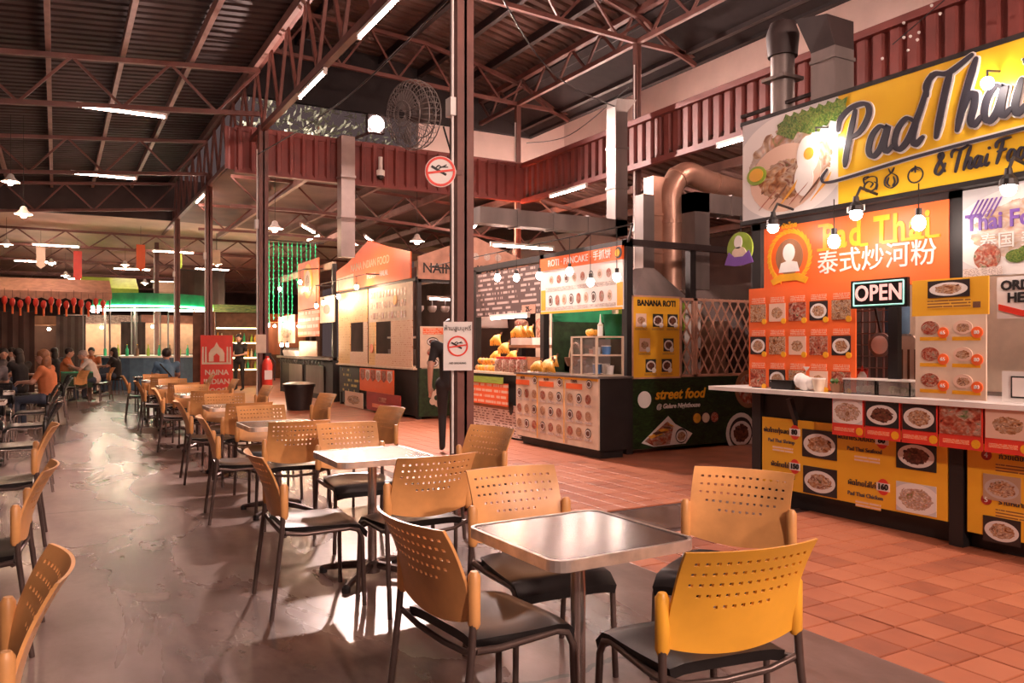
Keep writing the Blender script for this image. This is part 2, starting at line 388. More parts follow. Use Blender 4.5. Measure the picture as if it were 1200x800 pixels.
def scribe(s, h, sh=.12, xs=1):
    x = 0; out = []
    for ch in s:
        a, st = GL[ch]
        if st: out.append([[((x+px+py*sh)*h*xs, py*h) for px, py in k] for k in st])
        x += a*1.02
    return out, x*h*xs
# ================================================================ SETTING
TX0, TX1 = 3.2, 14.0
g = G(); g.box(-14, TX0, -8, 50, -.2, 0); floor = struct('floor', g, 'concrete')
g = G(); g.box(TX0, TX1, -8, 50, -.2, -.012); walk = struct('floor_walkway', g, 'grout')
P_ = .21
tile_me = None
rest = G(); strip = (4.70, 5.33); nt_ = 0
cells = []
nx = int((5.75-TX0)/P_)+1
for j in range(-6, 62):
    for i in range(nx):
        x, y = TX0+P_*(i+.5), .6+P_*(j+.5)
        if strip[0]-.05 < y < strip[1]+.05: continue
        if y > 13.7: continue
        cells.append((x, y))
def tile_g(g, x, y, z=0, a=.1000, b=.0955):
    g.add([(x-a,y-a,-.012),(x+a,y-a,-.012),(x+a,y+a,-.012),(x-a,y+a,-.012),(x-a,y-a,z-.0025),(x+a,y-a,z-.0025),(x+a,y+a,z-.0025),(x-a,y+a,z-.0025),
           (x-b,y-b,z),(x+b,y-b,z),(x+b,y+b,z),(x-b,y+b,z)],
          [(0,1,5,4),(1,2,6,5),(2,3,7,6),(3,0,4,7),(4,5,9,8),(5,6,10,9),(6,7,11,10),(7,4,8,11),(8,9,10,11)])
g = G(); tile_g(g, 0, 0); tile_me = g.mesh('tile', 'tile')
def near(c):
    x, y = c; d = x*.497+y*.868
    return 3.2 < d and (x*.868-y*.497)/d < .68 and x < 5.55
vis = sorted([c for c in cells if near(c)], key=lambda c: c[0]**2+c[1]**2)[:290]
vset = set(vis)
for x, y in vis:
    link('tile', tile_me, walk, (x, y, random.uniform(-.0015, .0015)))
for c in cells:
    if c not in vset: tile_g(rest, *c, random.uniform(-.0006, .0006), .1025, .1025)
o = part('tiles_beyond', rest, 'tile', walk); o['kind'] = 'stuff'
g = G(); g.box(TX0, 5.75, strip[0], strip[1], -.012, 0.001); struct('floor_strip', g, 'concrete')
g = G(); g.box(TX0, TX1, 13.7, 50, -.012, 0); g.box(5.76, TX1, -8, 13.7, -.012, 0); part('tile_field', g, 'tile_far', walk)

def corr(prof, y0, y1, pitch, amp):
    """Corrugated roof sheet: (x,z) profile swept along y with trapezoid ribs."""
    g = G(); ys = []; y = y0
    while y < y1:
        ys += [(y, 0), (y+pitch*.55, 0), (y+pitch*.65, amp), (y+pitch*.9, amp)]; y += pitch
    ys.append((y1, 0)); n = len(prof)
    g.v = [(x, yy, z+a) for yy, a in ys for x, z in prof]
    g.f = [(i*n+j, i*n+j+1, (i+1)*n+j+1, (i+1)*n+j) for i in range(len(ys)-1) for j in range(n-1)]
    return g
XL = 2.95
lz = lambda x: 6.12+.092*(x-XL)
ceil_l = struct('ceiling_left', corr([(-10, lz(-10)), (XL, lz(XL))], -8, 25, .22, .05), 'roof_dark')
for x in [-.1-.98*i for i in range(-3, 9)]:
    if x > XL: continue
    g = G(); g.box(x-.035, x+.035, -8, 25, lz(x)-.17, lz(x)-.02); part('purlin', g, 'steel_pale', ceil_l)
def truss(par, y, x0, x1, zl, zu, step, mat='steel_red', th=.07, name='truss'):
    g = G(); k = max(2, round((x1-x0)/step)); xs = [x0+(x1-x0)*i/k for i in range(k+1)]
    for a, b in zip(xs, xs[1:]):
        g.bar((a, y, zl(a)), (b, y, zl(b)), th, th); g.bar((a, y, zu(a)), (b, y, zu(b)), th, th)
    t = part(name, g, mat, par)
    for i in range(k):
        a, b = xs[i], xs[i+1]; m = (a+b)/2
        for q, w in ((a, m), (b, m)):
            g = G(); g.bar((q, y, zu(q)), (w, y, zl(w)), th*.55, th*.55); part('brace', g, mat, t)
    return t
for y in (2.8, 8.1, 13.4, 18.7, 24.0):
    truss(ceil_l, y, -7.9, XL-.05, lambda x: lz(x)-.93, lambda x: lz(x)-.22, 1.36)
# long truss of the eaves, over the column line
def ytruss(par, x, y0, y1, zl, zu, step, mat, th=.09, zig=True):
    g = G(); g.box(x-th/2, x+th/2, y0, y1, zl-th/2, zl+th/2); g.box(x-th*.7, x+th*.7, y0, y1, zu-th/2, zu+th*.8); t = part('truss', g, mat, par)
    k = round((y1-y0)/step)
    for i in range(k):
        a = y0+(y1-y0)*i/k; b = y0+(y1-y0)*(i+1)/k; m = (a+b)/2
        for q, w in ((a, m), (b, m)):
            g = G(); g.bar((x, q, zu), (x, w, zl), th*.5, th*.5); part('brace', g, mat, t)
    return t
ytruss(ceil_l, XL, -8, 29.5, 4.95, 6.1, 1.05, 'steel_red')
g = G(); g.box(XL-.25, XL+.1, -8, 25, 6.14, 6.34); part('gutter', g, 'steel_red', ceil_l)
# high roof over the middle
HP = [(2.3, 7.62), (4.5, 7.72), (6.5, 7.6), (8.5, 7.2), (9.9, 6.5)]
def hz(x):
    for (a, za), (b, zb) in zip(HP, HP[1:]):
        if x <= b: return za+(zb-za)*(x-a)/(b-a)
    return HP[-1][1]
ceil_h = struct('ceiling_high', corr(HP, -8, 16.4, .24, .05), 'roof_red')
for x in (2.5, 3.4, 4.3, 5.2, 6.1, 7.0, 7.9, 8.8, 9.6):
    g = G(); g.box(x-.05, x+.05, -8, 16.4, hz(x)-.17, hz(x)-.01); part('purlin', g, 'steel_dark', ceil_h)
for y in (2.6, 6.6, 10.6, 14.6):
    truss(ceil_h, y, XL, 9.8, lambda x: 6.72-.04*(x-XL) if x < 8.5 else 6.5, lambda x: hz(x)-.22, 1.15, 'steel_red', .07)
ytruss(ceil_h, 8.5, -8, 16.3, 6.5, 7.0, .95, 'steel_red', .08)
g = G(); g.box(9.85, 9.97, -8, 16.5, 6.38, 6.62); g.box(2.3, 9.97, 16.38, 16.5, 6.38, 7.7); part('edge_sheet', g, 'roof_edge', ceil_h)
g = G(); g.add([(8.6, -8, 6.95), (9.88, -8, 6.42), (9.88, 16.4, 6.42), (8.6, 16.4, 6.95), (8.6, -8, 6.97), (9.88, -8, 6.44), (9.88, 16.4, 6.44), (8.6, 16.4, 6.97)],
               [(0,1,2,3),(4,5,6,7),(0,1,5,4),(1,2,6,5),(2,3,7,6),(3,0,4,7)]); part('eave_soffit', g, 'roof_edge', ceil_h)
# red corrugated fascias
def fascia(name, a, b, z0, z1, pitch=.22, dep=.06):
    (ax, ay), (bx, by) = a, b; L = math.hypot(bx-ax, by-ay); dx, dy = (bx-ax)/L, (by-ay)/L; nxn, nyn = -dy, dx
    g = G(); s = 0; pr = []
    while s < L:
        pr += [(s, 0), (s+pitch*.5, 0), (s+pitch*.62, dep), (s+pitch*.88, dep)]; s += pitch
    pr.append((L, 0))
    for z in (z0, z1): g.v += [(ax+dx*t+nxn*d, ay+dy*t+nyn*d, z) for t, d in pr]
    n = len(pr); g.f = [(i, i+1, n+i+1, n+i) for i in range(n-1)]
    w = struct(name, g, 'fascia')
    g = G()
    for z in (z0, z1): g.bar((ax-nxn*.02, ay-nyn*.02, z), (bx-nxn*.02, by-nyn*.02, z), .1, .09)
    part('trim', g, 'fascia', w)
    return w
fascia('wall_fascia_right', (8.4, 14.2), (8.4, -8), 4.36, 5.1)
fascia('wall_fascia_far', (8.4, 14.2), (2.65, 14.2), 4.40, 5.12)
# lean-to roofs, walls behind
g = corr([(8.4, 4.45), (12.6, 3.85)], -8, 14.3, .24, .05); cl = struct('ceiling_right', g, 'roof_red')
for x in (9.2, 10.2, 11.2, 12.1):
    z = 4.45-.143*(x-8.4); g = G(); g.box(x-.03, x+.03, -8, 14.2, z-.15, z-.02); part('purlin', g, 'steel_pale', cl)
for y in (4.6, 7.6, 10.6, 13.6):
    truss(cl, y, 8.45, 12.4, lambda x: 3.95-.12*(x-8.4), lambda x: 4.3-.143*(x-8.4), .9, 'steel_pale', .06)
g = G(); g.box(12.6, 12.75, -8, 30, 3.6, 9.2); struct('wall_right_upper', g, 'white_wall')
g = G(); g.box(12.45, 12.6, -8, 30, -.012, 3.75); struct('wall_right', g, 'dark_wall')
g = G(); g.box(8.1, 12.6, 19.0, 19.15, 4.75, 8.6); struct('wall_far_upper', g, 'white_wall')
# far roofs
g = G()
def quad(g, p, th=.05):
    q = [Vector(x) for x in p]; u = Vector((0, 0, th)); g.add(q+[x+u for x in q], [(3,2,1,0),(4,5,6,7),(0,1,5,4),(1,2,6,5),(2,3,7,6),(3,0,4,7)])
quad(g, [(XL, 14.4, 4.85), (12.6, 14.4, 4.5), (12.6, 25, 4.7), (XL, 25, 5.0)]); cf = struct('ceiling_far_right', g, 'roof_red')
for y, za in ((16.2, 4.75), (20.2, 4.8)):
    truss(cf, y, XL, 11.5, lambda x: za-.62-.012*(x-4)**2, lambda x: za-.05-.010*(x-4)**2, 1.15, 'steel_red', .06)
for x in (4.2, 5.6, 7.0, 8.4, 9.8):
    g = G(); g.box(x-.04, x+.04, 14.4, 25, 4.62-.036*(x-XL), 4.76-.036*(x-XL)); part('purlin', g, 'steel_pale', cf)
g = G(); quad(g, [(-10, 25, 5.05), (12.6, 25, 4.95), (12.6, 46, 4.25), (-10, 46, 4.35)]); cf2 = struct('ceiling_far', g, 'beige_ceiling')
for y in (27.5, 31, 35, 40):
    z = 5.0-.033*(y-25)
    truss(cf2, y, -6, 9, lambda x: z-.55, lambda x: z-.08, 1.3, 'steel_red', .07)
g = G(); g.box(-10, 12.6, 24.95, 25.1, 5.0, 6.2); part('gable_sheet', g, 'roof_dark', cf2)
g = G(); g.box(-12, 13, 45.5, 45.7, 0, 5); struct('wall_back', g, 'dark_wall')
g = G(); g.box(-10.2, -10, 8, 46, 0, 3.2); struct('wall_left', g, 'dark_wall')

# ================================================================ COLUMNS
def column(x, y, h, w, label, mat='steel_red'):
    c = thing('column', label, 'column', (x, y, 0))
    g = G(); a = w/2
    g.box(-a, a, -a, -a+.02, 0, h); g.box(-a, a, a-.02, a, 0, h); g.box(-.012, .012, -a, a, 0, h); g.box(-a, -a+.015, -a*.8, a*.8, 0, h)
    part('shaft', g, mat, c)
    g = G(); g.box(-a-.05, a+.05, -a-.05, a+.05, 0, .02); part('base_plate', g, mat, c)
    g = G(); g.tube([(-a-.02, -a*.3, .5), (-a-.02, -a*.3, h-.4)], .012, 6); part('conduit', g, 'white', c)
    g = G(); g.box(-a-.05, -a, -.05, .05, 3.3, 3.45); part('junction_box', g, 'white', c)
    return c
c1 = column(XL, 6.0, 6.7, .15, 'dark red steel column carrying the fan and the no smoking sheet')
column(XL, 13.4, 5.0, .15, 'dark red steel column with a fire extinguisher hung on it')
column(XL, 18.7, 5.2, .13, 'dark red steel column beside the back table under the eaves truss')
column(XL, 24.0, 5.2, .13, 'dark red steel column just in front of the green neon bar canopy')
column(XL, 29.3, 5.0, .13, 'dark red steel column behind the green neon bar canopy')
column(8.5, 10.6, 6.5, .10, 'thin steel column rising behind the banana roti stall')
column(8.5, 14.6, 6.5, .10, 'thin steel column at the inner corner of the red fascia')

# signs, fan and extinguisher on columns
b_ = board('paper_notice', 'white no smoking notice sheet tied round the dark red column', 'notice', (XL-.085, 6.0-.10, 1.39), R(-27), .235, .40, 'white', .006)
def nosmoke(b, r, z0=0):
    g = G(); n = 28; o_ = circ(r, n); i_ = circ(r*.84, n)
    for k in range(n): g.plate([i_[k], o_[k], o_[(k+1)%n], i_[(k+1)%n]], -.004, 0)
    y = -T[b.name]
    part('ring', g, 'red', b, (0, y, z0))
    g = G(); g.plate([(-r*.7, -r*.08), (r*.45, -r*.08), (r*.45, r*.08), (-r*.7, r*.08)], -.003, 0); part('cigarette', g, 'black', b, (0, y, z0-.0), (0, R(30), 0))
    g = G(); g.plate([(-r*.9, -r*.07), (r*.9, -r*.07), (r*.9, r*.07), (-r*.9, r*.07)], -.006, 0); part('slash', g, 'red', b, (0, y, z0), (0, R(40 if z0 else -8), 0))
    g = brush([[(-.3*r, .25*r), (-.1*r, .4*r), (.1*r, .3*r), (.4*r, .45*r)], [(-.1*r, .2*r), (.1*r, .3*r), (.5*r, .3*r)]], r*.05, -.004, 0); part('smoke', g, 'black', b, (0, y, z0))
nosmoke(b_, .085, .0)
text(b_, 'ห้ามสูบบุหรี่', 0, .145, .05, 'black', bold=0)
text(b_, 'NO SMOKING', 0, -.14, .022, 'black')
o = link('no_smoking_sign', G().plate(circ(.125, 32), -.012, 0).mesh('no_smoking_sign', 'white'), None, (2.70, 5.88, 2.80), R(-24)); T[o.name] = .012
tag(o, 'round no smoking sign fixed to the dark red column below the fan', 'sign'); nosmoke(o, .12)
g = G(); g.box(-.02, .17, .0, .025, -.02, .02); part('bracket', g, 'steel_red', o)
# wall fan
fan = thing('wall_fan', 'large caged industrial fan mounted high on the dark red column', 'fan', (2.60, 6.22, 3.33))
fd = Vector((-.93, -.30, -.12)).normalized(); fm = Matrix.Scale(.8, 4) @ fd.to_track_quat('Z', 'Y').to_matrix().to_4x4()
def fpart(name, g, mat, smooth=0):
    me = g.mesh(name, mat, smooth); me.transform(fm); return link(name, me, fan)
g = G()
for r, z in ((.36, .0), (.34, .07), (.25, .12), (.13, .145), (.34, -.09), (.22, -.13)):
    g.tube([(r*math.cos(2*math.pi*i/24), r*math.sin(2*math.pi*i/24), z) for i in range(25)], .006, 5, False)
for k in range(36):
    a = 2*math.pi*k/36; ca, sa = math.cos(a), math.sin(a)
    g.tube([(r*ca, r*sa, z) for r, z in ((.05, .15), (.2, .135), (.3, .1), (.35, .05), (.36, 0), (.35, -.06), (.25, -.125), (.1, -.14))], .0035, 4, False)
fpart('cage', g, 'galv')
for k in range(3):
    a0 = 2*math.pi*k/3; g = G(); st = 6
    for i in range(st):
        for (r, w, z) in ((.06, .25, .03), (.31, .55, .03)):
            pass
    v = []; 
    for r, w in ((.05, .5), (.16, .52), (.31, .42)):
        for t in (-1, 0, 1): v.append((r*math.cos(a0+w*t), r*math.sin(a0+w*t), .035*t))
    g.add(v, [(0,1,4,3),(1,2,5,4),(3,4,7,6),(4,5,8,7)]); fpart('blade', g, 'galv')
g = G(); g.lathe([(.07, -.2), (.08, -.05), (.06, .05), (.03, .08)], 14); fpart('motor', g, 'steel_dark', 30)
g = G(); g.tube([(0, 0, -.18), (.02, .0, -.34)], .03, 8); fpart('bracket', g, 'steel_dark')
g = G(); g.tube([(.22, -.14, -.1), (.27, -.2, -.35), (.30, -.22, -.75), (.29, -.25, -1.0)], .008, 5); part('cable', g, 'black', fan)
# extinguisher
ex = thing('fire_extinguisher', 'red fire extinguisher with a white label hung on a steel column', 'extinguisher', (XL+.03, 13.22, .72))
g = G(); g.lathe([(.075, 0), (.085, .02), (.085, .36), (.06, .43), (.03, .46), (.03, .5)], 16); part('cylinder', g, 'red', ex, smooth=35)
g = G(); g.box(-.03, .06, -.02, .02, .5, .55); part('valve', g, 'black', ex)
g = G(); g.tube([(.05, 0, .5), (.12, -.02, .4), (.11, -.03, .1)], .012, 6); part('hose', g, 'black', ex)
g = G(); g.box(-.06, .06, -.095, -.08, .12, .27); part('label_sheet', g, 'white', ex)
board('paper_notice', 'cream paper sheet pinned to the column above the extinguisher', 'notice', (XL-.05, 13.3, 1.42), R(-10), .16, .3, 'cream', .006)

# ================================================================ DUCTS
def rduct(name, label, pts, w, mat, group='metal kitchen ducts', cap=None):
    d = thing(name, label, 'duct', pts[0], 0, group); p0 = Vector(pts[0]); q = [Vector(p)-p0 for p in pts]
    for a, b in zip(q, q[1:]):
        e = (b-a).normalized()*w/2 if (b-a).length > w else Vector((0, 0, 0))
        g = G(); g.bar(a-e*(a != q[0]), b+e*(b != q[-1]), w, w); part('run', g, mat, d)
        n = int((b-a).length/.75)
        for i in range(1, n+1):
            m = a.lerp(b, i/(n+1)); u = (b-a).normalized()*.02; g = G(); g.bar(m-u, m+u, w+.03, w+.03); part('flange', g, mat, d)
    return d, q
d, q = rduct('exhaust_duct', 'square galvanised duct rising before the red fascia above the roti sign', [(5.3, 10.3, 3.28), (7.85, 10.3, 3.28), (7.85, 10.3, 5.2)], .24, 'galv')
g = G(); e = q[-1]; g.add([e+Vector(v) for v in ((-.12,-.12,-.05),(.12,-.12,-.05),(.12,.12,-.05),(-.12,.12,-.05),(-.1,-.14,.12),(.3,-.14,.16),(.3,.14,.16),(-.1,.14,.12))],
   [(0,1,5,4),(1,2,6,5),(2,3,7,6),(3,0,4,7),(4,5,6,7)]); part('cowl', g, 'galv', d)
rduct('exhaust_duct', 'square metal duct standing left of the round elbow behind the lattice', [(7.62, 9.1, 2.2), (7.62, 9.1, 3.85)], .22, 'galv_warm')
def roundduct(label, pts, r, mat):
    d = thing('exhaust_duct', label, 'duct', pts[0], 0, 'metal kitchen ducts'); p0 = Vector(pts[0])
    p = crom([tuple(Vector(x)-p0) for x in pts], 6); g = G(); g.tube(p, r, 16); part('pipe', g, mat, d, smooth=50)
    for k in (len(p)//5, len(p)//2, 4*len(p)//5):
        u = (p[min(k+1, len(p)-1)]-p[k-1]).normalized()*.02; g = G(); g.tube([p[k]-u, p[k]+u], r+.012, 16); part('band', g, mat, d)
roundduct('fat round duct with an elbow bending in under the red fascia', [(7.85, 9.0, 2.2), (7.85, 9.0, 3.2), (7.86, 9.0, 3.7), (8.15, 9.0, 3.95), (8.7, 9.0, 3.85), (9.8, 9.0, 3.75)], .17, 'galv_warm')
rduct('exhaust_duct', 'square galvanised duct with a level arm behind the Pad Thai sign', [(8.05, 8.7, 2.2), (8.05, 8.7, 3.45), (9.8, 8.7, 3.45)], .28, 'galv')
for (x, y, w, lab) in ((5.70, 5.03, .2, 'round flue with a dark cap at the end of the Pad Thai sign'), (5.70, 4.5, .24, 'square flue with a hooded cap above the noodle photo on the sign')):
    d = thing('flue', lab, 'flue', (x, y, 2.58)); g = G()
    if w == .2: g.lathe([(.105, 0), (.105, 1.45)], 16); part('pipe', g, 'galv', d, smooth=40); g = G(); g.lathe([(.13, 1.42), (.145, 1.62), (.11, 1.72), (.02, 1.76)], 16); part('cap', g, 'steel_dark', d, smooth=40)
    else:
        g.box(-.12, .12, -.12, .12, 0, 1.3); part('pipe', g, 'galv', d)
        g = G(); g.add([(-.12,-.12,1.3),(.12,-.12,1.3),(.12,.12,1.3),(-.12,.12,1.3),(-.17,-.08,1.56),(.17,-.08,1.56),(.17,.24,1.62),(-.17,.24,1.62)], [(0,1,5,4),(1,2,6,5),(2,3,7,6),(3,0,4,7),(4,5,6,7)]); part('cap', g, 'steel_dark', d)
    for z in (.85, 1.2):
        g = G(); g.box(-.13, .13, -.13, .13, z, z+.03); part('band', g, 'galv', d)
    g = G(); g.bar((-.05, .45, .98), (.0, .1, 1.0), .03, .03); part('stay', g, 'steel_dark', d)
rduct('exhaust_duct', 'tall white boxed duct standing before the far red fascia', [(4.55, 13.98, 2.98), (4.55, 13.98, 5.15)], .25, 'pale_duct')
# flood lamp
fl = thing('flood_lamp', 'blazing white flood lamp fixed to the tall white duct', 'lamp', (4.98, 13.6, 5.36))
g = G(); g.box(-.16, .16, -.02, .1, -.16, .16); part('housing', g, 'steel_dark', fl)
g = G(); g.plate(circ(.14, 20), -.03, -.02); part('lens', g, 'flood', fl)
g = G(); g.bar((-.35, .36, -.25), (0, .08, -.1), .04, .04); part('bracket', g, 'steel_dark', fl)
la = bpy.data.lights.new('flood_beam', 'AREA'); la.shape = 'DISK'; la.size = .3; la.energy = FLOOD_W; la.color = (1, .73, .65); la.spread = R(170)
lo = link('flood_beam', la, fl, (0, -.05, 0)); lo.rotation_euler = Vector((-.36, -1, -.42)).to_track_quat('-Z', 'Y').to_euler()
cc = thing('security_camera', 'small dome security camera hanging from the far red fascia', 'camera', (5.25, 14.1, 4.55))
g = G(); g.lathe([(.04, .35), (.04, .12), (.08, .1), (.08, 0)], 12); part('mount', g, 'white', cc); g = G(); g.ball((0, 0, -.01), .07); part('dome', g, 'black_gloss', cc, smooth=60)

# ================================================================ LAMPS
def tube_light(tm='tube'):
    t = thing('tube_light', '', 'light'); g = G(); g.box(-.62, .62, -.025, .025, .02, .06); part('housing', g, 'white', t)
    g = G(); g.tube([(-.58, 0, 0), (.58, 0, 0)], .016, 6); part('tube', g, tm, t)
    for s in (-1, 1): g = G(); g.box(s*.6-.02, s*.6+.02, -.02, .02, -.02, .03); part('end_cap', g, 'white', t)
    return t
TL0 = TL = tube_light()
def tl(x, y, z, rz, lab, grp): clone(TL, (x, y, z), rz, lab, grp)
for y in (8.0, 10.5, 15.5, 19.9, 5.6, 3.2, .6, -2):
    tl(XL, y, 4.84, R(90), 'fluorescent tube light under the long eaves truss', 'tubes under the eaves truss')
for y, lab in ((13.4, 'fluorescent tube light across the roof truss joined to the extinguisher column'), (18.7, 'fluorescent tube light across the second truss back under the dark left roof'), (8.1, 'fluorescent tube light on an overhead truss of the dark roof'), (2.8, 'fluorescent tube light on an overhead truss of the dark roof')):
    tl(.88, y, lz(.88)-1.0, R(-5)*0, lab, 'tubes under the left roof')
for x, y in ((-3.4, 2.8), (-3.4, 8.1), (-3.4, 13.4), (-3.4, 18.7)): tl(x, y, lz(x)-1.0, 0, 'fluorescent tube light far out under the dark left roof', 'tubes under the left roof')
for x, y, z, a in ((8.0, 11.9, 3.65, 0), (6.85, 11.6, 3.05, 0), (10.1, 9.3, 3.9, 0)):
    tl(x, y, z, a, 'fluorescent tube light hanging among the ducts behind the stalls', 'tubes behind the stalls')
for y in (12.4, 7.9, 4.4): tl(8.3, y, 4.26, R(90), 'fluorescent tube light under the right red fascia', 'tubes under the fascia')
for x, y, z, a in ((5.1, 18.5, 4.1, R(60)), (6.6, 18.5, 3.95, R(60)), (8.0, 15.5, 4.05, R(70))): tl(x, y, z, a, 'slanting fluorescent tube light under the far roof', 'tubes under the far roof')
def pendant():
    t = thing('pendant_lamp', '', 'lamp'); g = G(); g.lathe([(.02, .16), (.05, .14), (.07, .08), (.16, .0)], 14, cap=False); part('shade', g, 'white', t, smooth=40)
    g = G(); g.ball((0, 0, -.01), .055, 8, 6); part('bulb', g, 'bulb_far', t, smooth=60)
    g = G(); g.tube([(0, 0, 0), (0, 0, 1)], .006, 4); part('cord', g, 'black', t, (0, 0, .14)); return t
PL = pendant()
def hang(proto, loc_, ztop, lab, grp):
    o = clone(proto, loc_, 0, lab, grp)
    for k in o.children:
        if k.name.startswith('cord'): k.scale = (1, 1, max(.05, ztop-loc_[2]-k.location.z))
    return o
def wire(label, a, b, e0, e1):
    o = thing('festoon_wire', label, 'cable', a); g = G(); q = Vector(b)-Vector(a)
    g.tube([q*t+Vector((0, 0, -.0)) for t in (0, .25, .5, .75, 1)], .008, 5); part('cable', g, 'black', o)
    for t, e in ((0, e0), (1, e1)): g = G(); g.bar(q*t, q*t+Vector(e), .025, .025); part('bracket', g, 'black', o)

for x, y, z in ((3.64, 15.5, 3.62), (6.58, 15.5, 3.57), (5.09, 15.4, 3.4)): hang(PL, (x, y, z), 4.75, 'white shaded pendant lamp hanging under the arched far trusses', 'pendants under the far roof')
for x, y, z in ((-.75, 17.9, 4.5), (-.54, 17.9, 3.9)): hang(PL, (x, y, z), lz(x), 'white shaded pendant lamp hanging under the dark left roof', 'pendants under the left roof')
for x, y, z in ((-.14, 30.5, 4.1), (2.07, 30.5, 4.15), (.3, 33, 3.9), (4.5, 27, 4.0), (3.0, 34, 3.8), (-1.2, 26.3, 4.2)): hang(PL, (x, y, z), 5.0-.033*(y-25), 'small pendant lamp glowing under the beige far ceiling', 'pendants under the beige ceiling')
def hbulb(mat='bulb'):
    t = thing('hanging_bulb', '', 'bulb'); g = G(); g.ball((0, 0, 0), (.045, .045, .055), 8, 6); part('globe', g, mat, t, smooth=60)
    g = G(); g.lathe([(.022, .045), (.022, .1)], 8); part('socket', g, 'black', t); g = G(); g.tube([(0, 0, 0), (0, 0, 1)], .004, 4); part('cord', g, 'black', t, (0, 0, .09)); return t
HW, HB, HS = hbulb('bulb_white'), hbulb('bulb_far'), hbulb('bulb_stall')
for y, z, x in ((8.83, 2.3, 5.47), (8.13, 2.3, 5.47), (7.69, 2.14, 5.47), (7.18, 2.16, 5.47)): hang(HW, (x, y, z), 2.72, 'bright bare bulb hanging before the roti pancake sign', 'bulbs before the roti sign')
for y, z in ((9.43, 2.32), (9.97, 2.36), (10.9, 2.3)): hang(HW, (5.47, y, z), 2.72, 'bare bulb hanging before the chalkboard menu sign', 'bulbs before the chalkboard')
for x, y, z in ((5.5, 19.2, 2.35), (5.5, 18.6, 2.4), (5.55, 17.6, 2.5), (5.5, 16.2, 2.62)): hang(HB, (x, y, z), 2.85, 'warm bare bulb strung before the orange gabled stall', 'bulbs before the gabled stall')
for x, y, z in ((5.4, 22.4, 2.95), (5.4, 20.3, 3.0), (5.4, 24.3, 2.0), (5.4, 23.8, 1.98), (5.4, 22.3, 2.1), (5.4, 21.6, 1.4), (5.4, 22.2, 1.4)): hang(HB, (x, y, z), 3.3, 'warm bare bulb hanging before the orange banner stall', 'bulbs before the banner stall')
wire('black wire carrying the bulbs before the roti and fruit stalls', (5.47, 12.35, 2.72), (5.47, 6.9, 2.72), (.9, 0, -.04), (.92, 1.25, 0))
wire('black wire carrying the warm bulbs before the gabled stall', (5.5, 19.25, 2.85), (5.5, 15.6, 2.85), (.42, 0, .0), (.34, 0, 0))
wire('black wire carrying the warm bulbs before the banner stall', (5.4, 24.4, 3.3), (5.4, 20.0, 3.3), (.52, 0, 0), (.52, 0, 0.05))
# lamps added out of view: tubes brightening the white walls, floods filling the seating
TL = tube_light('tube_fill')
for y in (-1, 2, 5, 8, 11, 13.5): tl(10.2, y, 5.2, R(90), 'added unseen tube light behind the red fascia brightening the white wall', 'added tubes behind the fascia')
for x in (8.8, 10.2, 11.6): tl(x, 15.2, 4.95, 0, 'added unseen tube light brightening the far white wall', 'added tubes before the far wall')
TL = TL0
for x, y, z, d, w_ in ((.9, -4.6, 4.75, (.12, 1, -.45), 230), (4.9, -3.4, 5.2, (.15, 1, -.45), 230)):  # unseen floods added behind the camera to fill camera-facing sides
    f2 = thing('flood_lamp', 'added unseen fill flood lamp over the front seating', 'lamp', (x, y, z), 0, 'added fill floods over the front seating')
    g = G(); g.box(-.16, .16, -.1, .0, -.16, .16); part('housing', g, 'steel_dark', f2)
    g = G(); g.bar((0, -.05, .1), (0, -.05, .5), .04, .04); part('bracket', g, 'steel_dark', f2)
    g = G(); g.plate(circ(.14, 20), .0, .01); part('lens', g, 'flood', f2)
    l2 = bpy.data.lights.new('flood_beam', 'AREA'); l2.shape = 'DISK'; l2.size = .3; l2.energy = w_; l2.color = (1, .68, .57)
    lo = link('flood_beam', l2, f2, (0, .03, 0)); lo.rotation_euler = Vector(d).to_track_quat('-Z', 'Y').to_euler()
for x, y in ((0, 27), (3.2, 27), (-.6, 31), (2.4, 32), (5, 31), (1, 36), (4, 36), (6.4, 22.6)):
    tl(x, y, 5.0-.033*(y-25)-.62, 0 if y > 24 else R(90), 'fluorescent tube light under the beige far ceiling', 'tubes under the beige ceiling')
tl(7.3, 9.5, 2.5, 0, 'added tube light brightening the inside of the roti stall', 'tubes behind the stalls')  # tube put in to brighten the goods behind the lattice
for k, (pts, lab) in enumerate((([(2.85, 5.9, 4.3), (2.7, 8.5, 4.05), (2.85, 13.3, 4.5)], 'slack black cable between the fan column and the extinguisher column'), ([(3.0, 6.1, 5.0), (5.5, 8.6, 4.9), (8.3, 10.6, 5.3)], 'black cable crossing from the fan column to the right fascia'), ([(8.3, 13.9, 5.5), (8.28, 12.3, 5.3), (8.4, 10.7, 5.75)], 'black cable sagging along the right red fascia'))):
    o = thing('cable', lab, 'cable', pts[0]); g = G(); g.tube(crom([tuple(Vector(p)-Vector(pts[0])) for p in pts], 8), .009, 5); part('strand', g, 'black', o)
rb = thing('red_lamp', 'glowing orange-red lamp on the thin column at the fascia corner', 'lamp', (8.1, 14.2, 3.95)); g = G(); g.ball((0, 0, 0), .09, 10, 8); part('globe', g, 'bulb_red', rb, smooth=60); g = G(); g.bar((0, 0, 0), (.35, .3, .12), .03, .03); part('arm', g, 'steel_dark', rb)
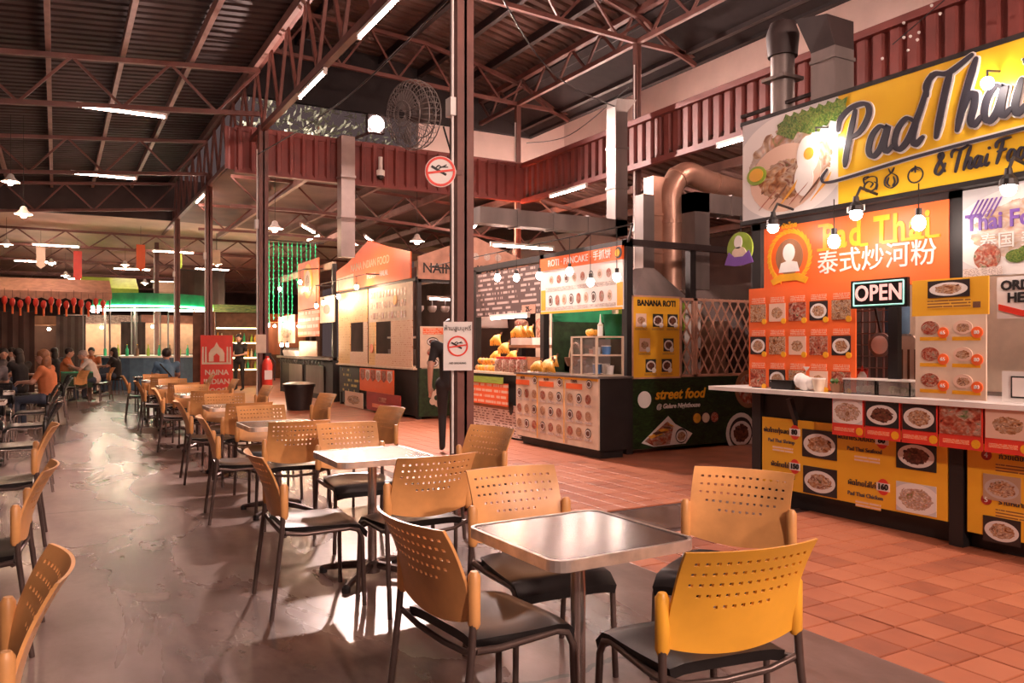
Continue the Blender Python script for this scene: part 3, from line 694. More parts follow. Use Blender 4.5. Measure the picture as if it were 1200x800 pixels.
# ================================================================ CHAIRS AND TABLES
def shell_back():
    """Curved perforated back, local: seat faces +y. Real slots are left out of the grid."""
    us = [-1.0]; n = 13; hw = .030; sp = 1.78/n
    ucol = {}
    for i in range(n):
        c = -.89+sp*(i+.5); us += [c-hw, c+hw]; ucol[len(us)-2] = i
    us.append(1.0)
    vsx = [0, .12, .25, .36]; vrow = {}
    for r in range(5):
        c = .42+.112*r; vsx += [c-.016, c+.016]; vrow[len(vsx)-2] = r
    vsx.append(1.0); cnt = [7, 11, 13, 13, 13]
    def P(u, v, off):
        w = .218-.012*v+.02*max(0, v-.55)
        z = .525+.300*v-.035*(1-u*u)*(1-v)**2
        y = -.205-.085*v*v-.02*v-.045*(1-u*u)*(.4+.6*v)+off
        return (u*w, y, z)
    U, V = len(us), len(vsx); g = G()
    for off in (0, -.010):
        for v in vsx:
            for u in us: g.v.append(P(u, v, off))
    N = U*V; hole = set()
    for j in range(V-1):
        for i in range(U-1):
            if j in vrow and i in ucol and abs(ucol[i]-6) <= cnt[vrow[j]]//2: hole.add((i, j))
    id_ = lambda i, j, k: k*N+j*U+i
    for j in range(V-1):
        for i in range(U-1):
            q = [(i, j), (i+1, j), (i+1, j+1), (i, j+1)]
            if (i, j) not in hole:
                g.f.append(tuple(id_(a, b, 0) for a, b in q)); g.f.append(tuple(id_(a, b, 1) for a, b in q[::-1]))
                nb = ((i, j-1), (i+1, j), (i, j+1), (i-1, j))
                for k in range(4):
                    ni, nj = nb[k]
                    if not (0 <= ni < U-1 and 0 <= nj < V-1) or nb[k] in hole:
                        a, b = q[k], q[(k+1)%4]; g.f.append((id_(*b, 0), id_(*a, 0), id_(*a, 1), id_(*b, 1)))
    return g
def seat_pad():
    g = G(); n = 9; pts = []
    for j in range(n+1):
        t = j/n; y = -.20+.435*t
        for i in range(n+1):
            u = -1+2*i/n; w = .215-.02*(1-t)**2; x = u*w
            z = .455-.018*(1-u*u)*math.sin(math.pi*min(1, t*1.15))+(-.05*((t-.82)/.18)**2 if t > .82 else 0)+.012*(1-t)**2-.012*u**6
            pts.append((x, y, z))
    m = (n+1)**2; g.v = pts+[(x*.97, y*.985, z-.034) for x, y, z in pts]
    for j in range(n):
        for i in range(n):
            a = j*(n+1)+i; q = (a, a+1, a+n+2, a+n+1); g.f.append(q); g.f.append(tuple(m+k for k in q[::-1]))
    ring = [i for i in range(n+1)]+[j*(n+1)+n for j in range(1, n+1)]+[n*(n+1)+i for i in range(n-1, -1, -1)]+[j*(n+1) for j in range(n-1, 0, -1)]
    for k in range(len(ring)):
        a, b = ring[k], ring[(k+1)%len(ring)]; g.f.append((b, a, a+m, b+m))
    return g
def make_chair(bm, name='cafe_chair', lm='leg'):
    t = thing(name, '', 'chair')
    part('backrest', shell_back(), bm, t, smooth=40)
    part('seat', seat_pad(), 'seat_black', t, smooth=45)
    for s in (-1, 1):
        g = G(); g.tube([(s*.236, -.275, 0), (s*.230, -.222, .44), (s*.224, -.208, .66)], .0125, 8); part('leg', g, lm, t, smooth=50)
        g = G(); g.tube([(s*.222, .215, 0), (s*.214, .205, .36), (s*.209, .185, .405), (s*.204, .14, .418), (s*.206, -.1, .412), (s*.222, -.205, .43)], .0125, 8); part('leg', g, lm, t, smooth=50)
        g = G(); g.lathe([(.014, .505), (.021, .52), (.021, .67), (.012, .685)], 10); part('sleeve', g, bm, t, (s*.224, -.210, 0), smooth=40)
    g = G(); g.tube([(-.226, -.215, .44), (-.15, -.19, .40), (0, -.18, .385), (.15, -.19, .40), (.226, -.215, .44)], .011, 8); part('crossbar', g, lm, t, smooth=50)
    return t
CHO = make_chair('orange_plastic'); CHY = make_chair('yellow_plastic'); CHB = make_chair('black_gloss', lm='chrome')
for q in (CHO, CHY, CHB): q.scale = (1.06, 1, 1)
def make_table(name='cafe_table', label=''):
    t = thing(name, label, 'table')
    g = G(); g.slab(rrect(.56, .56, .045), .715, .741); top = part('table_top', g, 'steel', t)
    g = G(); o_ = rrect(.585, .585, .055); i_ = rrect(.56, .56, .045); n = len(o_)
    g.v = [(x, y, z) for z in (.708, .744) for x, y in o_]+[(x, y, z) for z in (.708, .744) for x, y in i_]
    for k in range(n):
        e = (k+1)%n; g.f += [(k, e, n+e, n+k), (2*n+e, 2*n+k, 3*n+k, 3*n+e), (n+k, n+e, 3*n+e, 3*n+k), (e, k, 2*n+k, 2*n+e)]
    part('rim', g, 'rim', top)
    g = G(); g.lathe([(.027, .05), (.027, .69), (.09, .70), (.09, .715)], 14); part('pole', g, 'chrome', t, smooth=40)
    g = G(); g.lathe([(.05, .03), (.05, .09), (.03, .1)], 14); part('hub', g, 'leg', t, smooth=40)
    for k in range(4):
        a = R(45+90*k); ca, sa = math.cos(a), math.sin(a)
        g = G(); g.tube([(.04*ca, .04*sa, .075), (.2*ca, .2*sa, .055), (.33*ca, .33*sa, .03)], [.026, .022, .017], 8); ar = part('base_arm', g, 'leg', t, smooth=40)
        g = G(); g.lathe([(.024, 0), (.024, .03), (.015, .04)], 10, (.33*ca, .33*sa, 0)); part('foot', g, 'black', ar)
    return t
TB = make_table()
ORD = ['first', 'second', 'third', 'fourth', 'fifth', 'sixth', 'seventh', 'eighth']
rows = [(1.59, 2.31), (1.66, 4.6), (1.62, 6.78), (1.67, 8.95), (1.68, 11.4), (1.68, 13.8), (1.68, 16.2)]
# offsets per table: W, N, E, S chairs as (x, y, rotation in degrees)
spec = {0: dict(W=(1.33, 2.50, -84), N=(1.83, 2.93, 176), E=(2.47, 2.50, 119), S=(1.787, 1.95, -9)),
        1: dict(W=(1.235, 4.36, -92), N=(1.86, 5.42, 178), E=(2.36, 4.86, 104), S=(1.72, 4.12, 2)),
        2: dict(W=(1.33, 6.76, -95), N=(1.70, 7.45, 182), E=(2.40, 6.92, 100), S=(1.62, 6.36, -3)),
        3: dict(W=(1.40, 8.76, -93), N=(1.72, 9.55, 178), E=(2.48, 9.2, 98), S=(1.66, 8.5, 3)),
        4: dict(W=(1.45, 11.5, -97), N=(1.70, 12.0, 181), E=(2.30, 11.5, 95), S=(1.70, 10.95, -2)),
        5: dict(W=(1.43, 14.0, -90), N=(1.72, 14.4, 178), E=(2.30, 13.9, 92), S=(1.68, 13.35, 3)),
        6: dict(W=(1.40, 16.5, -96), N=(1.70, 16.8, 180), E=(2.30, 16.2, 88), S=(1.68, 15.75, 0))}
SIDE = dict(W='on the aisle side of', N='on the banner side of', E='on the walkway side of', S='on the near end of')
for i, (x, y) in enumerate(rows):
    place = '%s steel table of the row beside the walkway' % ORD[i]
    clone(TB, (x, y, 0), R(random.uniform(-2, 2)), 'square steel pedestal table, %s in the row by the walkway counting towards the banner' % ORD[i], 'steel tables beside the walkway')
    for k, (cx, cy, a) in spec[i].items():
        yel = (i == 0 and k == 'S')
        lab = ('yellow chair seen from behind at the %s' if yel else 'orange chair '+SIDE[k]+' the %s') % place
        clone(CHY if yel else CHO, (cx, cy, 0), R(a), lab.replace(' of the row beside the walkway', ' by the walkway'), 'chairs along the walkway tables')
lrows = [(-.78, 2.45), (-.78, 4.5), (-.78, 6.7), (-.80, 8.9), (-.80, 11.1), (-.8, 13.3)]
for i, (x, y) in enumerate(lrows):
    clone(TB, (x, y, 0), R(random.uniform(-3, 3)), 'square steel pedestal table, %s in the row left of the aisle' % ORD[i], 'steel tables left of the aisle')
    if i < 3:
        clone(CHO, (-.34+(.02, -.01, .0)[i], y-(.02, .06, .04)[i], 0), R((92, 86, 90)[i]), 'orange chair on the aisle side of the %s left-hand table' % ORD[i], 'orange chairs left of the aisle')
    else:
        for k, (dx, dy, a) in enumerate(((.5, .1, 92), (.0, .62, 180), (-.05, -.6, 0))):
            clone(CHB, (x+dx, y+dy, 0), R(a+random.uniform(-6, 6)), 'black chair with chrome legs %s the %s left-hand table' % (('on the aisle side of', 'at the far end of', 'at the near end of')[k], ORD[i]), 'black chairs left of the aisle')
for i, y in enumerate((9.2, 11.4, 13.6, 15.8)):
    clone(TB, (-1.75, y, 0), 0, 'square steel pedestal table, %s in the outer row among black chairs' % ORD[i], 'outer steel tables')
    for dx, dy, a in ((.55, 0, 90), (0, -.6, 0)):
        clone(CHB, (-1.75+dx, y+dy, 0), R(a+random.uniform(-8, 8)), 'black chair with chrome legs in the outer row of tables', 'black chairs in the outer row')
for (x, y, a) in ((-.1, 15.9, 90), (-.1, 17.3, 95), (.3, 20.6, 60), (.95, 22.6, 95)):
    clone(CHB if x < 0 else CHO, (x, y, 0), R(a), ('black chair at the back end of the aisle' if x < 0 else 'orange chair at the back end of the aisle by the diners'), 'chairs at the back of the aisle')

# ================================================================ PAD THAI STALL
XF = 5.45
st = thing('food_stall', 'black framed Pad Thai stall with a long counter under a huge yellow sign', 'stall', (XF, 3.0, 0))
def loc(p): return p
def sp(name, x0, x1, y0, y1, z0, z1, mat, label=None):   # a box part given in world coordinates
    g = G(); g.box(x0-XF, x1-XF, y0-3, y1-3, z0, z1); return part(name, g, mat, st, label=label)
sp('counter_body', XF+.02, XF+.6, .6, 5.08, .12, .98, 'black')
sp('kick_plate', XF+.08, XF+.5, .7, 5.0, 0, .12, 'black')
sp('countertop', XF-.2, XF+.62, .6, 5.5, .985, 1.02, 'white', 'pale countertop slab')
for y in (5.09, 3.27, .7): sp('post', XF-.02, XF+.08, y-.05, y+.05, 0, 2.5, 'black')
for y in (5.09, 3.27, .7): sp('rear_post', XF+2.4, XF+2.5, y-.05, y+.05, 0, 2.5, 'black')
sp('top_beam', XF-.02, XF+.1, .6, 5.15, 2.42, 2.54, 'steel_dark')
sp('side_beam', XF+.1, XF+2.5, 5.05, 5.15, 2.42, 2.54, 'steel_dark')
sp('roof', XF-.02, XF+2.5, .6, 5.15, 2.54, 2.58, 'dark_wall')
sp('rear_wall', XF+2.4, XF+2.46, .6, 5.1, 0, 2.5, 'cream', 'pale rear wall of the kitchen')
sp('side_wall', XF+.1, XF+1.72, 5.05, 5.1, 0, 2.45, 'dark_wall'); sp('side_wall', XF+1.72, XF+2.4, 5.05, 5.1, 0, 2.45, 'cream', 'pale end of the side wall')
sp('mullion', XF+.05, XF+.1, 3.76, 3.84, 1.0, 1.9, 'black')
sp('back_bench', XF+1.7, XF+2.38, .7, 5.0, 0, .95, 'galv')
g = G(); g.bar((-.1, 1.65, .95), (.05, 1.65, .6), .04, .04); part('bracket', g, 'black', st)
g = G(); g.tube([(.6, 1.0, 2.3), (1.9, 1.0, 2.3)], .016, 6); part('kitchen_fill_tube', g, 'tube', st)  # unseen tube added to brighten the kitchen
# the two yellow panels of the counter front
def panel(lab, yl, yr, z0, z1, mat, x=XF, t=.02, name='menu_board', cat='menu board', group=None):
    b = board(name, lab, cat, (x, (yl+yr)/2, (z0+z1)/2), FX, yl-yr, z1-z0, mat, t, group)
    b_y, b_z = (yl+yr)/2, (z0+z1)/2
    return b, (lambda y: b_y-y), (lambda z: z-b_z)
b, U, Z = panel('yellow counter-front panel with four noodle photos and red price dots', 5.02, 3.33, .16, .765, 'yellow', XF)
for (ya, yb, za, zb, fm_) in ((4.58, 4.24, .46, .69, 'food_plate'), (4.57, 4.24, .16, .385, 'food_plate'), (3.72, 3.41, .48, .69, 'food_dark'), (3.72, 3.41, .165, .38, 'food_pale')):
    pic(b, U((ya+yb)/2), Z((za+zb)/2+.01), ya-yb, zb-za, fm_)
for y, z, s, thai, en in ((4.66, .66, '80', 'ผัดไทยกุ้งสด', 'Pad Thai Shrimp'), (4.66, .37, '150', 'ผัดไทยไข่', 'Pad Thai Egg'), (3.84, .675, '80', 'ผัดไทยรวมมิตร', 'Pad Thai Seafood'), (3.83, .325, '160', 'ผัดไทยใส่ไก่', 'Pad Thai Chicken')):
    pic(b, U(y), Z(z), .10, .125, 'red', 'price_dot', .003, 'disc'); pic(b, U(y), Z(z), .11, .06, 'white', 'price_band', .005)
    text(b, s, U(y), Z(z), .06, 'black', 'price', bold=.002, lift=.005)
    text(b, thai, U(y+.06), Z(z)-.005, .055, 'navy', 'dish_name', 'RIGHT', 0)
    text(b, en, U(y+.0), Z(z)-.09, .044, 'cloth_grey', 'dish_name', 'RIGHT')
    pic(b, U(y+.13), Z(z)-.16, .22, .05, 'print_pinkline', 'small_print', .002)
b, U, Z = panel('second yellow counter-front panel with numbered dishes beyond the black post', 3.19, 1.6, .12, .73, 'yellow', XF)
for z, f_, nme in ((.66, None, '4'), (.45, 'food_green', None), (.36, None, '5'), (.17, 'food_red', None)):
    if f_: pic(b, U(2.96), Z(z), .24, .17, 'food_bowl' if f_ == 'food_green' else 'food_plate'); pic(b, U(2.72), Z(z+.06), .1, .1, 'black', 'price_dot', .003, 'box'); text(b, '80', U(2.72), Z(z+.06), .06, 'gold', 'price', bold=.001, lift=.004)
    else:
        pic(b, U(3.06), Z(z), .07, .07, 'dark_red', 'number_dot', .003, 'disc'); text(b, nme, U(3.06), Z(z), .05, 'white', 'number', lift=.004)
        text(b, 'ก๋วยเตี๋ยวต้มยำ' if nme == '4' else 'ราดหน้าทะเล', U(2.98), Z(z), .05, 'navy', 'dish_name', 'LEFT', 0); pic(b, U(2.8), Z(z-.075), .4, .06, 'print_small', 'small_print', .002)
# strip of food photo cards under the countertop
yb = [4.17, 3.88, 3.58, 3.30, 2.99, 2.68, 2.37]
for i in range(6):
    nm = ['prawn rolls', 'dark stew', 'basil stir fry', 'red glazed pork', 'roast duck with greens', 'grilled meat'][i]
    b, U, Z = panel('red food photo card of %s hung below the countertop' % nm, yb[i], yb[i+1]+.012, .70, .985, 'red', XF-.16, .008, 'photo_card', 'photo card', 'photo cards below the countertop')
    pic(b, 0, .045, yb[i]-yb[i+1]-.03, .185, ['food_pale', 'food_dark', 'food_plate', 'food_red', 'food_cream', 'food_red'][i])
    pic(b, -.03, -.095, .18, .03, 'print_orange', 'small_print', .003); pic(b, .105, -.10, .06, .06, 'gold', 'price_dot', .003, 'disc')
# great yellow sign
b, U, Z = panel('huge yellow Pad Thai sign with a noodle photo on its left end', 5.16, 1.3, 2.50, 3.36, 'yellow_sign', XF-.06, .05, 'signboard', 'sign')
W_ = 5.16-1.3; ul = -W_/2
pic(b, ul+.5, 0, 1.0, .86, 'food_pale', 'photo_ground', .004)
def bl(par, poly, mat, name, lift=.004, t=.006): part(name, G().plate(poly, -t, 0), mat, par, (0, -T[par.name]-lift, 0))
bl(b, circ(.30, 24, ul+.47, -.12, 1.25, .95), 'food_cream', 'noodle_heap')
for q_, (x, z, r, m_) in enumerate(((ul+.72, .02, .14, 'white'), (ul+.68, -.17, .12, 'white'))): bl(b, circ(r, 18, x, z, .8, 1.15), m_, 'egg', .010+.003*q_)
bl(b, circ(.05, 14, ul+.73, .03), 'banana', 'yolk', .012)
bl(b, circ(.11, 16, ul+.17, -.05, 1.0, .75), 'lime', 'lime_wedge', .010); bl(b, circ(.08, 16, ul+.17, -.045, 1.0, .72), 'yellow', 'lime_flesh', .015)
for k in range(7):
    x = ul+.46+.085*k; e_ = random.uniform(-.05, .03); bl(b, [(x-.07, .24+e_), (x-.05, .29), (x-.06, .34), (x, .36), (x+.03, .41), (x+.08, .38), (x+.13, .395), (x+.11, .31+e_), (x+.13, .26), (x+.06, .25+e_), (x+.02, .20+e_)], 'food_green', 'herb_leaf', .006+.0015*k)
for k in range(6):
    x = ul+.2+.11*k; bl(b, [(x, -.36), (x+.03, -.33), (x+.2, -.20+.02*(k%3)), (x+.17, -.23)], ['food_red', 'brown', 'banana'][k%3], 'garnish', .012+.001*k)
s1, w1 = scribe('Pad', .42, xs=.86); s2, w2 = scribe('Thai', .44, xs=.68)
def wr(strokes, dx, dz, w, mat, name, lift, rise=0):
    q = [[(px+dx, pz+dz+rise*(px)) for px, pz in k] for k in strokes]
    part(name, brush(q, w, -.008, 0), mat, b, (0, -T[b.name]-lift, 0))
x1, x2 = U(4.13), U(3.42)
for dx, word in ((x1, s1), (x2, s2)):
    for st_ in word: wr(st_, dx, -.125+.05*(dx == x2), .040, 'white', 'letter_outline', .004, .03); wr(st_, dx, -.125+.05*(dx == x2), .025, 'navy', 'letter', .015, .03)
und = [[(x1-.12, -.13), (x1-.17, -.20), (x1-.05, -.235), (x1+.6, -.185), (x1+1.3, -.155), (x1+2.2, -.13)]]
wr(und, 0, 0, .026, 'white', 'swash', .004); wr(und, 0, -.006, .014, 'navy', 'swash_line', .015)
s3, w3 = scribe('& Thai Food', .15, xs=.76)
for st_ in s3: wr(st_, U(3.37), -.345, .011, 'navy', 'letter', .004)
for k, x in enumerate((U(3.87), U(3.70), U(3.51))):
    g = G(); n = 18; o_, i_ = circ(.062, n, 0, 0, 1, .95), circ(.052, n, 0, 0, 1, .95)
    for q in range(n): g.plate([i_[q], o_[q], o_[(q+1)%n], i_[(q+1)%n]], -.004, 0)
    if k < 2: g = G()
    ic = [[[(-.05, .04), (0, .055), (.05, .035), (.04, -.04), (-.03, -.055), (-.055, -.01), (-.02, .02), (.02, .0), (0, -.025)], [(-.05, .0), (-.06, .05), (-.02, .06)], [(.03, .01), (.055, -.01), (.05, -.05)]],
          [[(0, .05), (.045, .02), (.05, -.03), (0, -.06), (-.05, -.03), (-.045, .02), (0, .05)], [(-.02, .085), (0, .05), (.025, .085)], [(-.02, .02), (-.03, -.02), (-.01, -.045)], [(.02, .02), (.03, -.02), (.015, -.045)]],
          [[(-.03, .03), (-.005, .045), (0, .02)], [(.03, .03), (.005, .045), (0, .065)]]][k]
    gi = brush(ic, .006, -.005, 0); g.add(gi.v, gi.f)
    part('food_icon', g, 'navy', b, (x, -T[b.name], -.315))
g = G(); g.box(-W_/2-.03, W_/2, -.055, .02, .425, .46); g.box(-W_/2-.03, W_/2, -.055, .02, -.46, -.425); part('frame', g, 'black', b)
pic(b, U(4.0), -.475, .16, .06, 'white', 'maker_plate', .004)
# orange panels of the stall front
b, U, Z = panel('orange Pad Thai panel with gold wreath emblem and white Chinese characters', 4.99, 3.315, 1.84, 2.42, 'orange', XF-.01, .02, 'signboard', 'sign')
text(b, 'Pad Thai', U(3.91), Z(2.265), .28, 'gold', 'lettering', bold=.008, sx=.78, space=1.22)
g = G()   # slab serifs on the stems
for x, z in ((-.475, .0), (-.475, .2), (-.055, .0), (.02, .0)): pass
for x, z, w in ((4.36, 2.163, .12), (4.36, 2.36, .10), (3.985, 2.163, .07), (3.765, 2.163, .13), (3.625, 2.163, .09), (3.535, 2.163, .09), (3.42, 2.163, .09)): g.plate([(U(y_), z_) for y_, z_ in ((x+w/2, z-2.13-.0), (x-w/2, z-2.13), (x-w/2, z-2.13+.022), (x+w/2, z-2.13+.022))], -.008, 0)
part('serif', g, 'gold', b, (0, -T[b.name], 0))
text(b, '泰式炒河粉', U(3.91), Z(2.055), .205, 'white', 'lettering', bold=.0008)
ue, ze = U(4.71), Z(2.15)
g = G(); n = 26
for k in range(n):
    a = R(-60)+R(300)*k/(n-1)*1.0+R(-0); a = R(-70+320*k/(n-1))+R(0); a = R(300*k/(n-1)-60)
    cx, cz = .215*math.cos(a), .215*math.sin(a); rr = .03
    g.plate([(cx+rr*1.5*math.cos(a+1.0), cz+rr*1.5*math.sin(a+1.0)), (cx+rr*.6*math.cos(a+2.5), cz+rr*.6*math.sin(a+2.5)), (cx-rr*1.2*math.cos(a+1.0), cz-rr*1.2*math.sin(a+1.0)), (cx-rr*.6*math.cos(a+2.5), cz-rr*.6*math.sin(a+2.5))][::-1], -.006, 0)
part('wreath', g, 'gold', b, (ue, -T[b.name], ze))
pic(b, ue, ze, .29, .31, 'wood', 'medallion', .004, 'disc')
part('portrait', G().plate(circ(.07, 18, 0, .035, .9, 1.1), -.006, 0).plate([(-.11, -.13), (.11, -.13), (.085, -.05), (0, -.03), (-.085, -.05)], -.005, 0), 'white', b, (ue, -T[b.name]-.003, ze))
part('ribbon', G().plate([(-.2, -.19), (-.1, -.145), (.1, -.145), (.2, -.19), (.17, -.235), (.08, -.205), (-.08, -.205), (-.17, -.235)], -.008, 0), 'gold', b, (ue, -T[b.name], ze))
text(b, 'ผัดไทย', ue, ze+.265, .06, 'gold', 'lettering', bold=.001)
b, U, Z = panel('orange menu poster with three rows of dish photos below the wreath emblem', 5.15, 4.05, 1.03, 1.90, 'orange', XF-.035, .012, 'menu_poster', 'poster')
for r in range(3):
    for c in range(5):
        x = -.44+.215*c; z = .235-.285*r
        pic(b, x, z-.02, .175, .155, ['food_full', 'food_plate', 'food_red', 'food_cream'][(r*5+c*3)%4] if r*5+c else 'food_full'); pic(b, x, z+.09, .15, .05, 'print_orange', 'dish_name', .003)
        pic(b, x+.07, z-.095, .05, .05, 'gold', 'price_dot', .008, 'disc')
# right-hand posters
b, U, Z = panel('Thai Food poster with herbs and purple lettering beside the black post', 3.22, 2.1, 1.86, 2.46, 'food_pale', XF-.01, .015, 'food_poster', 'poster')
text(b, 'Thai Food', U(3.20), Z(2.225), .155, 'purple', 'lettering', 'LEFT', .004, sx=.92)
text(b, '泰国 美食', U(3.10), Z(2.085), .115, 'white', 'lettering', 'LEFT', .0005)
for k in range(5): bl(b, circ(.055, 12, U(2.86-.07*k), Z(1.98+.02*k), 1.3, .8), 'food_green', 'herb_leaf', .003+.001*k)
bl(b, circ(.09, 14, U(3.05), Z(1.99)), 'food_red', 'meat_slice', .004)
bl(b, [(U(3.21), Z(1.865)), (U(2.95), Z(1.865)), (U(2.95), Z(1.92)), (U(3.21), Z(1.92))], 'print_white', 'caption_strip', .006)
for k in range(6): bl(b, [(U(3.18-.03*k), Z(2.26)), (U(3.17-.03*k), Z(2.26)), (U(3.10-.03*k), Z(2.38)), (U(3.11-.03*k), Z(2.38))], 'purple', 'utensil', .003)
b, U, Z = panel('yellow card with a salad photo hung above the white price menu', 3.47, 2.94, 1.60, 1.85, 'yellow', XF-.2, .012, 'menu_card', 'menu card')
pic(b, .0, .055, .29, .115, 'food_plate'); pic(b, 0, -.045, .3, .06, 'print_small', 'small_print', .002); pic(b, .19, -.06, .05, .04, 'brown', 'price', .002)
b, U, Z = panel('white price menu with six dish photos and orange price dots', 3.445, 2.955, 1.035, 1.60, 'cream', XF-.2, .012, 'menu_card', 'menu card')
for r in range(3):
    for c in range(2):
        x, z = -.115+.23*c, .2-.18*r; pic(b, x-.02, z, .13, .095, 'food_red' if c == 0 else 'food_cream', shape='disc'); pic(b, x, z-.075, .19, .025, 'gold', 'dish_name', .002)
        pic(b, x+.075, z-.035, .075, .075, 'orange', 'price_dot', .009, 'disc'); text(b, '80' if c else '65', x+.075, z-.035, .035, 'white', 'price', lift=.01)
b, U, Z = panel('white order here sign with a red arrow beside the price menu', 2.93, 2.6, 1.57, 1.84, 'white', XF-.12, .012, 'order_sign', 'sign')
text(b, 'ORDER', 0, .075, .085, 'black', bold=.003); text(b, 'HERE', 0, -.005, .085, 'black', bold=.003)
bl(b, [(-.15, -.04), (-.15, -.08), (0, -.125), (.15, -.08), (.15, -.04), (0, -.085)], 'red', 'arrow')
# OPEN sign
b, U, Z = panel('glowing OPEN sign with pink letters and a cyan border', 3.985, 3.52, 1.675, 1.885, 'black_gloss', XF-.16, .03, 'open_sign', 'sign')
text(b, 'OPEN', 0, 0, .165, 'led_pink', 'lettering', bold=.003, sx=.88, space=1.06)
g = G(); w, h = .205, .085
for a, e in (((-w, -h), (w, -h)), ((w, -h), (w, h)), ((w, h), (-w, h)), ((-w, h), (-w, -h))): g.tube([(a[0], -.034, a[1]), (e[0], -.034, e[1])], .006, 6)
part('border', g, 'led_cyan', b)
# green and purple roundel
b = link('hanging_roundel', G().plate(circ(.15, 28), -.015, 0).mesh('hanging_roundel', 'lime'), None, (XF-.18, 5.12, 2.25), FX); T[b.name] = .015
tag(b, 'round green sign with a purple ribbon hung at the stall corner', 'sign')
bl(b, circ(.06, 16, -.01, .06, .8, 1), 'white', 'chef_head', .002); bl(b, circ(.085, 16, 0, -.04, 1, .7), 'cream', 'chef_body', .002)
bl(b, [(-.17, -.13), (-.12, -.02), (-.05, -.07), (.05, -.07), (.12, -.02), (.17, -.13), (.05, -.15), (-.05, -.15)], 'purple', 'ribbon', .006)
g = G(); g.tube([(0, 0, .15), (0, 0, .3)], .004, 4); part('cord', g, 'black', b)
# gooseneck lamps
for y, lab in ((4.60, 'lamp on a short arm in front of the gold wreath emblem'), (3.82, 'lamp on a short arm in front of the yellow Pad Thai lettering'), (2.74, 'lamp on a short arm in front of the Thai Food poster')):
    o = thing('sign_lamp', lab, 'lamp', (5.1, y, 2.36)); g = G(); g.ball((0, 0, 0), .045, 8, 6); part('bulb', g, 'bulb_stall', o, smooth=60)
    g = G(); g.lathe([(.055, .02), (.05, .06), (.025, .09), (.02, .13)], 12, cap=False); part('shade', g, 'black', o)
    g = G(); g.tube([(0, 0, .12), (.05, 0, .2), (.3, 0, .16)], .012, 6); part('arm', g, 'black', o)
for y, z in ((4.01, 2.18), (3.33, 2.23)): hang(HS, (5.1, y, z), 2.5, 'small bare bulb hanging in front of the orange Pad Thai panel', 'bulbs before the orange panel')
for y, z, lab in ((4.25, 3.03, 'added lamp imitating a glare spot before the noodle photo of the sign'), (2.92, 3.08, 'added lamp imitating a glare spot before the big Thai lettering')):  # added lamps imitate glare spots and brighten the sign
    o = thing('glare_lamp', lab, 'lamp', (5.19, y, z)); g = G(); g.ball((0, 0, 0), .042, 8, 6); part('bulb', g, 'bulb_glare', o, smooth=60)
    g = G(); g.tube([(0, 0, .03), (.0, 0, .08), (.14, 0, .10)], .008, 6); part('arm', g, 'black', o)
# things on the counter and in the kitchen
def tray(y, w, lab, mat):
    o = thing('food_tray', lab, 'tray', (XF+.02, y, 1.021)); g = G(); w /= 2
    for q in ((-.12, .12, -w, -w+.008, 0, .11), (-.12, .12, w-.008, w, 0, .11), (-.12, -.112, -w, w, 0, .11), (.112, .12, -w, w, 0, .11), (-.12, .12, -w, w, 0, .006)): g.box(*q)
    part('box', g, 'glass', o); g = G()
    for k in range(14): g.ball((random.uniform(-.08, .08), random.uniform(-w+.04, w-.04), .03+.02*random.random()), random.uniform(.018, .035), 6, 4)
    part('filling', g, mat, o)
    g = G(); g.box(-.125, .125, -w-.005, w+.005, .11, .12); part('lid', g, 'white', o)
tray(3.98, .28, 'clear lidded tray of sprouts below the OPEN sign', 'leaf_light'); tray(3.69, .26, 'clear lidded tray of dark herbs below the OPEN sign', 'leaf'); 
def lump(name, lab, cat, loc_, rs, mat, n=6):
    o = tag(link(name, None, None, loc_), lab, cat); g = G()
    for k in range(n): g.ball((random.uniform(-.6, .6)*rs[0], random.uniform(-.6, .6)*rs[1], rs[2]*random.uniform(.35, .6)), (rs[0]*.55, rs[1]*.55, rs[2]*random.uniform(.35, .5)), 8, 6)
    part('bulk', g, mat, o, smooth=60); return o
o = lump('plastic_bag', 'crumpled white plastic bag on the pale counter before the menu poster', 'bag', (XF-.02, 4.52, 1.02), (.08, .12, .14), 'white'); g = G(); g.lathe([(.01, .1), (.03, .17), (.045, .2)], 8, cap=False); part('knot', g, 'white', o)
o = thing('condiment_box', 'low black box on the pale counter under the menu poster', 'box', (XF-.02, 4.74, 1.021)); g = G(); g.box(-.08, .08, -.11, .11, 0, .07); part('body', g, 'black', o); g = G(); g.box(-.085, .085, -.115, .115, .07, .08); part('lid', g, 'black_gloss', o)
o = thing('plastic_cup', 'white plastic cup on the pale counter beside the bag', 'cup', (XF-.06, 4.38, 1.021)); g = G(); g.lathe([(.04, 0), (.055, .1), (.058, .105)], 14); part('body', g, 'cream', o, smooth=40); g = G(); g.lathe([(.06, .1), (.06, .11)], 14); part('rim', g, 'white', o)
o = thing('herb_basket', 'small basket of green herbs on the pale counter', 'basket', (XF-.0, 4.22, 1.021)); g = G(); g.lathe([(.07, 0), (.09, .07)], 12, cap=False); part('basket', g, 'wood', o); g = G(); [g.ball((random.uniform(-.05, .05), random.uniform(-.05, .05), .09), .03, 6, 4) for _ in range(9)]; part('herbs', g, 'leaf', o)
o = thing('frying_pan', 'round pale pan hanging in the dark kitchen window below the OPEN sign', 'pan', (XF+.42, 4.16, 1.40)); g = G(); me = None
g.plate(circ(.10, 22), -.02, 0); part('bowl', g, 'galv', o, rz=FX); g = G(); g.plate(circ(.075, 20), -.025, -.02); part('base', g, 'white', o, rz=FX); g = G(); g.bar((0, 0, .09), (0, .05, .3), .02, .015); part('handle', g, 'black', o)
